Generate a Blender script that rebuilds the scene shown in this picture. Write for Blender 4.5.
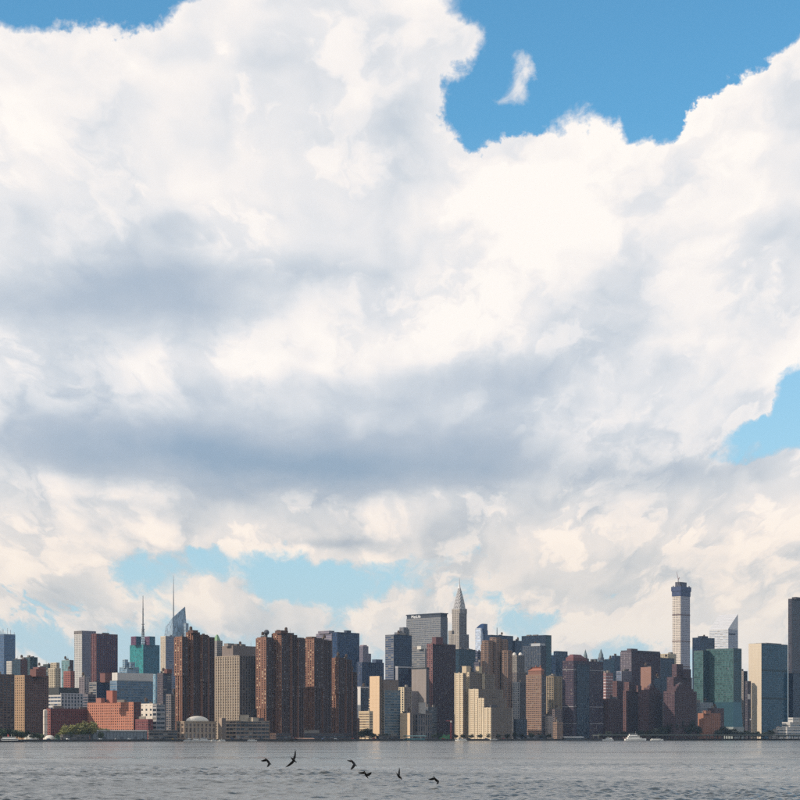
import bpy, math, random
import numpy as np
from mathutils import Vector, Matrix

for o in list(bpy.data.objects):
    bpy.data.objects.remove(o)
scene = bpy.context.scene
col = scene.collection
R = math.radians

# ------------------------------------------------------------------ camera
CAMZ = 5.0            # eye height above the river, metres
F = 1950.0            # focal length in picture widths of 800
HOR = 737.2           # height of the horizon on that scale
cam_data = bpy.data.cameras.new('camera')
cam_data.sensor_width = 36.0
cam_data.lens = 36.0 * F / 800.0
cam_data.shift_y = (HOR - 400.0) / 800.0
cam_data.clip_start = 1.0
cam_data.clip_end = 60000.0
cam = bpy.data.objects.new('camera', cam_data)
cam.location = (0, 0, CAMZ)
cam.rotation_euler = (R(90), 0, 0)
col.objects.link(cam)
scene.camera = cam

# ------------------------------------------------------------------ sun, exposure
SUN_AZ = R(-108.0)    # from the view direction, negative is to the left
SUN_EL = R(27.0)
HAZE = 0.24e-4        # scattering per metre of the afternoon air
sd = Vector((math.sin(SUN_AZ) * math.cos(SUN_EL), math.cos(SUN_AZ) * math.cos(SUN_EL), math.sin(SUN_EL)))
sun_data = bpy.data.lights.new('sun', 'SUN')
sun_data.energy = 4.3
sun_data.angle = R(0.5)
sun_data.color = (1.0, 0.86, 0.70)
sun = bpy.data.objects.new('sun', sun_data)
sun.rotation_euler = (-sd).to_track_quat('-Z', 'Y').to_euler()
sun.location = (-300, 200, 600)
col.objects.link(sun)
scene.view_settings.view_transform = 'Standard'
scene.view_settings.look = 'None'
scene.view_settings.exposure = 0.0
scene.view_settings.gamma = 1.0
scene.render.engine = 'CYCLES'
scene.cycles.use_adaptive_sampling = True
scene.cycles.adaptive_threshold = 0.006
scene.cycles.adaptive_min_samples = 6
scene.cycles.use_denoising = False
scene.cycles.max_bounces = 6
scene.cycles.diffuse_bounces = 3
scene.cycles.glossy_bounces = 3
scene.cycles.volume_bounces = 0
scene.cycles.sample_clamp_indirect = 4.0

# ------------------------------------------------------------------ node helper
class NT:
    def __init__(self, tree):
        self.t = tree
        self.n = tree.nodes
        self.l = tree.links
    def put(self, sock, v):
        if isinstance(v, bpy.types.NodeSocket):
            self.l.new(v, sock)
        elif v is not None:
            if hasattr(sock, 'default_value') and isinstance(v, (tuple, list)) and sock.type == 'RGBA' and len(v) == 3:
                v = (*v, 1.0)
            sock.default_value = v
    def m(self, op, a, b=None, c=None, clamp=False):
        n = self.n.new('ShaderNodeMath'); n.operation = op; n.use_clamp = clamp
        self.put(n.inputs[0], a); self.put(n.inputs[1], b); self.put(n.inputs[2], c)
        return n.outputs[0]
    def add(self, a, b): return self.m('ADD', a, b)
    def sub(self, a, b): return self.m('SUBTRACT', a, b)
    def mul(self, a, b): return self.m('MULTIPLY', a, b)
    def v(self, op, a, b=None, scale=None):
        n = self.n.new('ShaderNodeVectorMath'); n.operation = op
        self.put(n.inputs[0], a); self.put(n.inputs[1], b)
        if scale is not None: self.put(n.inputs['Scale'], scale)
        return n.outputs['Value'] if op in ('LENGTH', 'DOT_PRODUCT', 'DISTANCE') else n.outputs['Vector']
    def sep(self, a):
        n = self.n.new('ShaderNodeSeparateXYZ'); self.put(n.inputs[0], a)
        return n.outputs
    def comb(self, x, y, z):
        n = self.n.new('ShaderNodeCombineXYZ')
        self.put(n.inputs[0], x); self.put(n.inputs[1], y); self.put(n.inputs[2], z)
        return n.outputs[0]
    def noise(self, vec, scale, detail=4.0, rough=0.5, dist=0.0, lac=2.0, color=False, dim='3D'):
        n = self.n.new('ShaderNodeTexNoise'); n.noise_dimensions = dim
        self.put(n.inputs['Vector'], vec); n.inputs['Scale'].default_value = scale
        n.inputs['Detail'].default_value = detail; n.inputs['Roughness'].default_value = rough
        n.inputs['Lacunarity'].default_value = lac; n.inputs['Distortion'].default_value = dist
        return n.outputs['Color'] if color else n.outputs['Fac']
    def voro(self, vec, scale, detail=2.0, rough=0.5, lac=2.1, feat='F1', dim='2D'):
        n = self.n.new('ShaderNodeTexVoronoi'); n.feature = feat; n.normalize = True; n.voronoi_dimensions = dim
        self.put(n.inputs['Vector'], vec); n.inputs['Scale'].default_value = scale
        n.inputs['Detail'].default_value = detail; n.inputs['Roughness'].default_value = rough
        n.inputs['Lacunarity'].default_value = lac
        return n.outputs['Distance']
    def rng(self, v, a, b, c=0.0, d=1.0, mode='SMOOTHSTEP'):
        n = self.n.new('ShaderNodeMapRange'); n.interpolation_type = mode
        self.put(n.inputs['Value'], v)
        for k, x in zip(('From Min', 'From Max', 'To Min', 'To Max'), (a, b, c, d)):
            self.put(n.inputs[k], x)
        return n.outputs[0]
    def mix(self, f, a, b, mode='MIX'):
        n = self.n.new('ShaderNodeMix'); n.data_type = 'RGBA'; n.blend_type = mode
        self.put(n.inputs[0], f); self.put(n.inputs[6], a); self.put(n.inputs[7], b)
        return n.outputs[2]

def lin(r, g, b):
    f = lambda c: c / 12.92 if c <= 0.04045 else ((c + 0.055) / 1.055) ** 2.4
    return (f(r / 255.0), f(g / 255.0), f(b / 255.0))

def direction(px, py):
    return Vector(((px - 400.0) / F, 1.0, (HOR - py) / F)).normalized()

# ------------------------------------------------------------------ world: Nishita sky with drifting cumulus
world = bpy.data.worlds.new('World')
scene.world = world
world.use_nodes = True
world.cycles.sampling_method = 'MANUAL'
world.cycles.sample_map_resolution = 256
wt = world.node_tree
wt.nodes.clear()

# One bank of cloud: a soft ellipse on the sky, (x, y, half width, half height, amount)
BANKS = [
    (60, 175, 190, 115, 0.85), (250, 140, 150, 140, 0.85), (320, 20, 75, 70, 0.60), (390, 90, 40, 60, 0.25),
    (400, 265, 190, 85, 0.75), (120, 330, 260, 130, 0.60), (590, 250, 190, 90, 0.75),
    (730, 150, 55, 60, 0.75), (800, 90, 36, 50, 0.70), (700, 110, 24, 26, 0.45), (770, 220, 90, 100, 0.55), (690, 330, 150, 80, 0.45), (430, 400, 280, 90, 0.55),
    (100, 75, 120, 40, 0.35), (170, 45, 40, 30, 0.30), (560, 160, 70, 24, 0.25), (560, 490, 160, 60, 0.34), (30, 480, 120, 40, 0.40),
    (40, 565, 70, 40, 0.55), (250, 515, 150, 30, 0.52), (150, 520, 50, 18, 0.25), (215, 590, 50, 28, 0.36), (110, 612, 90, 24, 0.26),
    (455, 515, 55, 40, 0.36), (640, 555, 120, 45, 0.52), (740, 545, 100, 65, 0.48), (300, 450, 260, 50, 0.50), (560, 575, 90, 30, 0.32),
    (516, 76, 18, 20, 0.55), (492, 112, 22, 14, 0.55), (450, 60, 30, 22, 0.40), (615, 73, 9, 8, 0.36), (552, 10, 10, 9, 0.34), (580, 68, 8, 6, 0.34),
    (600, 620, 300, 26, 0.22), (670, 440, 60, 80, 0.20), (395, 608, 60, 26, 0.36), (770, 330, 40, 40, 0.2), (742, 392, 34, 18, 0.55), (740, 630, 90, 25, 0.25),
    (580, 50, 110, 60, -0.75), (90, -5, 120, 36, -1.1), (462, 128, 34, 42, -0.80), (520, 122, 34, 14, -0.45), (650, 110, 40, 32, -0.55), (715, 25, 75, 42, -0.75), (790, -10, 60, 40, -0.6),
    (765, 428, 56, 26, -0.85), (715, 452, 24, 12, -0.35), (800, 375, 30, 28, -0.65), (700, 450, 26, 14, -0.25), (320, 578, 110, 28, -0.50), (165, 600, 40, 30, -0.30), (560, 610, 90, 16, -0.25), (480, 560, 60, 16, -0.25),
    (115, 530, 40, 14, -0.25), (150, 560, 40, 22, -0.30), (440, 530, 22, 12, -0.3), (270, 505, 30, 7, -0.3), (640, 595, 70, 18, -0.25), (10, 520, 40, 10, -0.2),
]
def cloud_mass(t, p):
    w1 = t.v('SCALE', t.v('SUBTRACT', t.noise(p, 16.0, 7.0, 0.62, color=True), (0.5, 0.5, 0.5)), scale=0.055)
    pw = t.v('ADD', p, w1)
    acc = None
    for (bx, by, sx, sy, amt) in BANKS:
        c = direction(bx, by)
        d = t.v('MULTIPLY', t.v('SUBTRACT', pw, tuple(c)), (F / sx, 0.0, F / sy))
        e = t.m('POWER', 0.45, t.v('DOT_PRODUCT', d, d))
        acc = t.mul(e, amt) if acc is None else t.m('MULTIPLY_ADD', e, amt, acc)
    ahead = t.rng(t.sep(p)[1], 0.1, 0.6)
    far = t.rng(t.noise(p, 2.1, 2.0, 0.5), 0.36, 0.66, -0.15, 0.8, 'LINEAR')
    mass = t.add(t.mul(acc, ahead), t.mul(far, t.sub(1.0, ahead)))
    return mass, ahead

def relief_group():
    g = bpy.data.node_groups.new('CloudRelief', 'ShaderNodeTree')
    g.interface.new_socket('Vector', in_out='INPUT', socket_type='NodeSocketVector')
    g.interface.new_socket('Height', in_out='OUTPUT', socket_type='NodeSocketFloat')
    t = NT(g)
    gi = g.nodes.new('NodeGroupInput'); go = g.nodes.new('NodeGroupOutput')
    q = gi.outputs[0]
    big = t.sub(0.60, t.voro(q, 3.6, 2.0, 0.55, 2.17))
    fine = t.sub(t.noise(q, 5.0, 3.5, 0.55, dim='2D'), 0.5)
    t.l.new(t.add(t.mul(big, 0.55), t.mul(fine, 0.9)), go.inputs[0])
    return g

W = NT(wt)
tc = W.n.new('ShaderNodeTexCoord')
P = W.v('NORMALIZE', tc.outputs['Generated'])
px_, py_, pz_ = W.sep(P)
sky = W.n.new('ShaderNodeTexSky')
sky.sky_type = 'NISHITA'
sky.sun_disc = False
sky.sun_elevation = SUN_EL
sky.sun_rotation = SUN_AZ
sky.altitude = 10.0
sky.air_density = 1.0
sky.dust_density = 0.4
sky.ozone_density = 1.5
# cloud coordinates: features shrink evenly towards the horizon, as a real deck of cloud does
zc = W.add(W.m('MAXIMUM', pz_, 0.0), 0.22)
Q = W.comb(W.m('DIVIDE', px_, zc), W.mul(W.m('LOGARITHM', zc, math.e), 1.15), 0.0)
w2 = W.v('SCALE', W.v('SUBTRACT', W.noise(Q, 7.0, 4.0, 0.6, color=True, dim='2D'), (0.5, 0.5, 0.5)), scale=0.10)
Q = W.v('ADD', Q, w2)
RG = relief_group()
def height(off):
    n = W.n.new('ShaderNodeGroup'); n.node_tree = RG
    W.put(n.inputs[0], Q if off is None else W.v('ADD', Q, tuple(off)))
    return n.outputs[0]
L = Vector((-0.60, 0.80, 0.0))       # towards the sun, seen on the face of the sky
h0 = height(None)
h1 = height(L * 0.030)
h2 = height(L * 0.100)
billow = W.add(W.add(W.mul(W.sub(0.60, W.voro(Q, 3.6, 4.5, 0.58, 2.17)), 1.0),
                     W.mul(W.sub(W.noise(Q, 8.0, 9.0, 0.64, dim='2D'), 0.5), 0.95)),
               W.mul(W.sub(W.noise(Q, 2.3, 2.0, 0.5, dim='2D'), 0.5), 0.70))
mass, ahead = cloud_mass(W, P)
amp = W.rng(pz_, 0.02, 0.16, 1.3, 1.0)
d0 = W.add(W.sub(mass, W.rng(pz_, 0.04, 0.11, 0.30, 0.25)), W.mul(billow, amp))
wisp = W.rng(mass, 0.05, 0.45, 0.34, 0.11)
cover = W.rng(d0, 0.0, wisp)
thick = W.rng(d0, 0.0, 0.9, 0.0, 1.0, 'LINEAR')
relief = W.add(W.mul(W.sub(h0, h1), 0.75), W.mul(W.sub(h0, h2), 0.36))
# heads of cumulus inside the banks: crisp where they face the sun, dissolving away from it
def heads(seed, scale, level, soft, reach):
    q = W.v('ADD', Q, seed)
    def f(v):
        return W.add(W.sub(0.55, W.voro(v, scale, 3.5, 0.55, 2.2)), W.mul(W.sub(W.noise(v, scale * 2.3, 6.0, 0.6, dim='2D'), 0.5), 0.8))
    edge = W.rng(f(q), level, level + soft)
    body = W.rng(f(W.v('ADD', q, tuple(L * reach))), level - 0.15, level + 0.40, 1.0, 0.0)
    return W.mul(edge, body)
heads1 = heads((7.3, 2.1, 4.4), 2.6, 0.24, 0.12, 0.18)
heads2 = heads((1.7, 9.2, 3.1), 5.4, 0.26, 0.12, 0.09)
heads_raw = W.m('MAXIMUM', heads1, W.mul(heads2, 0.8))
# flat undersides: grey rolls where the banks are thickest
BASES = [
    (60, 300, 150, 28, 0.95), (200, 272, 90, 20, 0.55), (30, 225, 120, 18, 0.3), (470, 372, 100, 18, 0.50), (350, 398, 110, 18, 0.40),
    (270, 462, 150, 24, 1.0), (180, 445, 90, 26, 0.5), (340, 474, 90, 14, 0.45), (340, 544, 60, 8, 0.7), (110, 420, 120, 40, 0.35),
    (600, 400, 120, 50, 0.22), (690, 475, 100, 22, 0.40), (440, 440, 110, 26, 0.40), (640, 330, 80, 40, 0.18), (30, 440, 70, 30, 0.35),
    (120, 508, 70, 8, 0.35), (395, 150, 16, 90, 0.25), (580, 600, 120, 10, 0.2), (470, 475, 80, 26, 0.35), (640, 280, 60, 30, 0.15),
    (60, 600, 60, 12, 0.4), (215, 622, 60, 10, 0.35), (310, 200, 20, 90, 0.15), (760, 260, 30, 50, 0.15),
]
wv = W.v('SCALE', W.v('SUBTRACT', W.noise(W.v('MULTIPLY', P, (0.7, 0.7, 1.6)), 13.0, 6.0, 0.58, color=True), (0.5, 0.5, 0.5)), scale=0.040)
Pw = W.v('ADD', P, wv)
acc = None
for (bx, by, sx, sy, amt) in BASES:
    c = direction(bx, by)
    d = W.v('MULTIPLY', W.v('SUBTRACT', Pw, tuple(c)), (F / sx, 0.0, F / sy))
    e = W.m('POWER', 0.5, W.v('DOT_PRODUCT', d, d))
    acc = W.mul(e, amt) if acc is None else W.m('MULTIPLY_ADD', e, amt, acc)
elsewhere = W.rng(W.noise(W.v('MULTIPLY', P, (1, 1, 2.2)), 3.0, 3.0, 0.5), 0.5, 0.7, 0.0, 0.8)
under = W.add(W.mul(acc, ahead), W.mul(elsewhere, W.sub(1.0, ahead)))
heads_all = W.mul(heads_raw, W.rng(under, 0.1, 0.7, 1.0, 0.12))
shade = W.m('MULTIPLY_ADD', thick, -0.10, W.add(W.m('MULTIPLY_ADD', heads_all, W.rng(pz_, 0.08, 0.26, 0.34, 0.20), W.rng(pz_, 0.08, 0.26, 0.75, 0.87)), W.mul(relief, W.rng(under, 0.0, 0.8, 1.0, 0.45))))
shade = W.sub(shade, W.mul(under, 0.40))
shade = W.sub(shade, W.mul(W.sub(1.0, cover), 0.15))
ramp = W.n.new('ShaderNodeValToRGB')
els = ramp.color_ramp.elements
els[0].position = 0.10; els[0].color = (*lin(150, 172, 194), 1)
els[1].position = 1.0; els[1].color = (*lin(255, 249, 243), 1)
for pos, c in ((0.40, (181, 193, 207)), (0.58, (209, 215, 222)), (0.74, (231, 231, 233)), (0.87, (246, 241, 238))):
    e = els.new(pos); e.color = (*lin(*c), 1)
W.put(ramp.inputs[0], shade)
cloud = ramp.outputs[0]
# nearer the horizon light is warmer and everything fades into the pale lower air
cloud = W.mix(W.rng(pz_, 0.17, 0.06, 0.0, 0.9), cloud, W.mix(1.0, cloud, (1.03, 0.93, 0.82), 'MULTIPLY'))
clear = W.mix(1.0, sky.outputs[0], (0.15 * 0.50, 0.15 * 0.98, 0.15 * 1.10), 'MULTIPLY')
clear = W.mix(W.rng(pz_, 0.30, 0.03, 0.0, 0.85, 'LINEAR'), clear, lin(184, 206, 221))
body = W.mix(cover, clear, cloud)
body = W.mix(W.rng(pz_, 0.10, 0.0, 0.0, 0.5, 'LINEAR'), body, lin(205, 216, 220))
bg = W.n.new('ShaderNodeBackground')
# the colours above are final radiances, so they are divided by the strength again
BGS = 0.1
W.put(bg.inputs[0], W.mix(1.0, body, (1.03 / BGS,) * 3, 'MULTIPLY'))
bg.inputs[1].default_value = BGS
wo = W.n.new('ShaderNodeOutputWorld')
W.l.new(bg.outputs[0], wo.inputs[0])

# ------------------------------------------------------------------ materials
MATS = {}
def new_mat(name):
    m = bpy.data.materials.new(name); m.use_nodes = True
    t = NT(m.node_tree)
    return m, t, m.node_tree.nodes['Principled BSDF']

def muted(rgb, k=0.22):
    c = lin(*rgb); g = 0.3 * c[0] + 0.6 * c[1] + 0.1 * c[2]
    return tuple((x + (g - x) * k) * 0.78 for x in c)

def wall_mat(rgb, rough=0.88, vary=0.10, name='wall'):
    key = ('w', rgb, rough, vary)
    if key in MATS: return MATS[key]
    m, t, b = new_mat(name + '_%d_%d_%d' % rgb)
    tc = t.n.new('ShaderNodeTexCoord'); o = tc.outputs['Object']
    c = muted(rgb)
    n1 = t.noise(t.v('MULTIPLY', o, (1, 1, 0.25)), 0.11, 4.0, 0.6)     # rain streaks and soot
    n2 = t.noise(o, 0.9, 3.0, 0.6)
    f = t.add(t.mul(t.sub(n1, 0.5), 2.4 * vary / 0.1 * 0.16), t.mul(t.sub(n2, 0.5), 0.22))
    f = t.add(f, 1.0)
    t.put(b.inputs['Base Color'], t.v('SCALE', (c[0], c[1], c[2]), scale=f))
    b.inputs['Roughness'].default_value = rough
    MATS[key] = m
    return m

def glass_mat(rgb, rough=0.12, blinds=0.25, blind_rgb=(150, 150, 140), name='window_glass'):
    key = ('g', rgb, rough, blinds, blind_rgb)
    if key in MATS: return MATS[key]
    m, t, b = new_mat(name + '_%d_%d_%d' % rgb)
    uv = t.n.new('ShaderNodeUVMap').outputs[0]
    cell = t.v('FLOOR', uv)
    wn = t.n.new('ShaderNodeTexWhiteNoise'); wn.noise_dimensions = '2D'
    t.put(wn.inputs['Vector'], cell)
    r = wn.outputs['Value']
    w2 = t.n.new('ShaderNodeTexWhiteNoise'); w2.noise_dimensions = '2D'
    t.put(w2.inputs['Vector'], t.v('ADD', cell, (37.3, 11.9, 0)))
    c = lin(*rgb)
    tone = t.rng(w2.outputs['Value'], 0.0, 1.0, 0.65, 1.45, 'LINEAR')
    basec = t.v('SCALE', (c[0], c[1], c[2]), scale=tone)
    blind = t.rng(r, 1.0 - blinds, 1.0 - blinds + 0.02)
    # a pale blind part of the way down its window, doubling as painted sky reflection
    vfrac = t.m('FRACT', t.sep(uv)[1])
    drop = t.m('GREATER_THAN', vfrac, t.rng(w2.outputs['Value'], 0.0, 1.0, 0.1, 0.7, 'LINEAR'))
    col_ = t.mix(t.mul(blind, drop), basec, lin(*blind_rgb))
    t.put(b.inputs['Base Color'], col_)
    b.inputs['Roughness'].default_value = rough
    b.inputs['IOR'].default_value = 1.5
    # panes never sit quite flat: each leans its own way
    w3 = t.n.new('ShaderNodeTexWhiteNoise'); w3.noise_dimensions = '2D'
    t.put(w3.inputs['Vector'], t.v('ADD', cell, (5.7, 91.3, 0)))
    geo = t.n.new('ShaderNodeNewGeometry')
    lean = t.v('SCALE', t.v('SUBTRACT', w3.outputs['Color'], (0.5, 0.5, 0.5)), scale=0.10)
    t.put(b.inputs['Normal'], t.v('NORMALIZE', t.v('ADD', geo.outputs['Normal'], lean)))
    b.inputs['Specular Tint'].default_value = (0.55, 0.78, 1.0, 1)
    MATS[key] = m
    return m

def plain_mat(name, rgb, rough=0.6, metal=0.0, spec=0.5, vary=0.15, scale=1.0):
    key = ('p', name)
    if key in MATS: return MATS[key]
    m, t, b = new_mat(name)
    tc = t.n.new('ShaderNodeTexCoord')
    c = lin(*rgb)
    f = t.rng(t.noise(tc.outputs['Object'], scale, 4.0, 0.6), 0.25, 0.75, 1.0 - vary, 1.0 + vary, 'LINEAR')
    t.put(b.inputs['Base Color'], t.v('SCALE', (c[0], c[1], c[2]), scale=f))
    b.inputs['Roughness'].default_value = rough
    b.inputs['Metallic'].default_value = metal
    b.inputs['Specular IOR Level'].default_value = spec
    MATS[key] = m
    return m

# ------------------------------------------------------------------ mesh building
class MB:
    """Collects boxes, prisms and tubes and links them as one mesh object."""
    def __init__(self):
        self.v = []; self.f = []; self.uv = {}
    def box(self, x0, x1, y0, y1, z0, z1, uvs=None):
        i = len(self.v)
        self.v += [(x0, y0, z0), (x1, y0, z0), (x1, y1, z0), (x0, y1, z0), (x0, y0, z1), (x1, y0, z1), (x1, y1, z1), (x0, y1, z1)]
        k = len(self.f)
        self.f += [(i, i + 1, i + 5, i + 4), (i + 1, i + 2, i + 6, i + 5), (i + 2, i + 3, i + 7, i + 6), (i + 3, i, i + 4, i + 7),
                   (i + 4, i + 5, i + 6, i + 7), (i + 3, i + 2, i + 1, i)]
        if uvs:
            nx, ny, nz = uvs
            for q, n in ((0, nx), (1, ny), (2, nx), (3, ny)):
                o = 13.0 * q
                self.uv[k + q] = ((o, 0), (o + n, 0), (o + n, nz), (o, nz))
        return self
    def prism(self, pts, z0, z1s):
        """Upright prism on a counter-clockwise outline; z1s is one height or one for each corner."""
        n = len(pts); i = len(self.v)
        if not isinstance(z1s, (list, tuple)): z1s = [z1s] * n
        self.v += [(p[0], p[1], z0) for p in pts] + [(p[0], p[1], z) for p, z in zip(pts, z1s)]
        for k in range(n):
            j = (k + 1) % n
            self.f.append((i + k, i + j, i + n + j, i + n + k))
        self.f.append(tuple(i + n + k for k in range(n)))
        self.f.append(tuple(i + k for k in reversed(range(n))))
        return self
    def loft(self, rings, cap=True):
        """rings: lists of points with the same count, joined in order."""
        i = len(self.v); n = len(rings[0])
        for r in rings: self.v += [tuple(p) for p in r]
        for k in range(len(rings) - 1):
            for j in range(n):
                a = i + k * n + j; b = i + k * n + (j + 1) % n
                self.f.append((a, b, b + n, a + n))
        if cap:
            self.f.append(tuple(i + j for j in reversed(range(n))))
            e = i + (len(rings) - 1) * n
            self.f.append(tuple(e + j for j in range(n)))
        return self
    def tube(self, p0, p1, r0, r1=None, n=6):
        r1 = r0 if r1 is None else r1
        p0 = Vector(p0); p1 = Vector(p1)
        d = (p1 - p0).normalized()
        u = d.orthogonal().normalized(); w = d.cross(u)
        ring = lambda p, r: [p + (u * math.cos(2 * math.pi * k / n) + w * math.sin(2 * math.pi * k / n)) * r for k in range(n)]
        return self.loft([ring(p0, r0), ring(p1, max(r1, 1e-3))])
    def lathe(self, c, prof, n=16):
        return self.loft([[(c[0] + r * math.cos(2 * math.pi * k / n), c[1] + r * math.sin(2 * math.pi * k / n), c[2] + z) for k in range(n)] for r, z in prof])
    def build(self, name, mat, parent=None, smooth=False, kind=None):
        me = bpy.data.meshes.new(name)
        me.from_pydata(self.v, [], self.f)
        if self.uv:
            lay = me.uv_layers.new(name='UVMap')
            for fi, cs in self.uv.items():
                st = me.polygons[fi].loop_start
                for k in range(4): lay.data[st + k].uv = cs[k]
        me.materials.append(mat)
        if smooth:
            me.polygons.foreach_set('use_smooth', [True] * len(me.polygons))
        me.update()
        o = bpy.data.objects.new(name, me)
        col.objects.link(o)
        if parent: o.parent = parent
        if kind: o['kind'] = kind
        return o

def tag(o, label=None, cat=None, group=None, kind=None):
    if label: o['label'] = label
    if cat: o['category'] = cat
    if group: o['group'] = group
    if kind: o['kind'] = kind
    return o

def empty(name, loc, rz=0.0):
    o = bpy.data.objects.new(name, None)
    o.location = loc; o.rotation_euler = (0, 0, rz); o.empty_display_size = 5
    col.objects.link(o)
    return o

def copy_thing(src, loc, rz=None, scale=None):
    r = src.copy(); col.objects.link(r)
    r.location = loc
    if rz is not None: r.rotation_euler = (0, 0, rz)
    if scale is not None: r.scale = (scale,) * 3 if not isinstance(scale, (tuple, list)) else scale
    for ch in list(src.children):
        c = ch.copy(); col.objects.link(c); c.parent = r
        for g in list(ch.children):
            d = g.copy(); col.objects.link(d); d.parent = c
    return r

# ------------------------------------------------------------------ the place: bank, street grid, heights
GROUND = 2.2                     # height of the embankment above the river
PHI = R(43.0)                    # the street grid is turned this much from the view
EAST = Vector((math.cos(PHI), -math.sin(PHI)))
NORTH = Vector((math.sin(PHI), math.cos(PHI)))
def shore(px): return 2050.0 + 1200.0 * px / 800.0      # distance of the embankment along a bearing
def X(px, D): return (px - 400.0) / F * D
def Z(py, D): return CAMZ + (HOR - py) / F * D

class Style:
    def __init__(s, wall, glass=(38, 48, 60), bay=3.6, pier=0.5, floor=3.1, span=0.5, pp=0.10, sp=0.0, depth=0.35, blinds=0.14, gr=0.12, blank=False, blind_rgb=(124, 122, 118), vary=0.1):
        s.wall = wall_mat(wall, vary=vary); s.bay = bay; s.pier = pier; s.floor = floor; s.span = span; s.pp = pp; s.sp = sp; s.depth = depth; s.blank = blank
        s.glass = glass_mat(glass, gr, blinds, blind_rgb)
def punch(wall, **k): return Style(wall, **k)
def ribbon(wall, **k):
    k = dict(dict(pier=0.05, bay=7.0, span=0.48, floor=3.6, pp=-0.06), **k); return Style(wall, **k)
def ribbed(wall, **k):
    k = dict(dict(pier=0.46, bay=3.4, span=0.32, floor=3.4, pp=0.35, sp=-0.12), **k); return Style(wall, **k)
def curtain(wall, **k):
    k = dict(dict(pier=0.07, bay=3.2, span=0.16, floor=3.8, pp=0.08, sp=-0.05, depth=0.15, blinds=0.02, gr=0.08, blind_rgb=(96, 104, 112)), **k); return Style(wall, **k)
def blank(wall, **k): return Style(wall, blank=True, **k)

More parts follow.
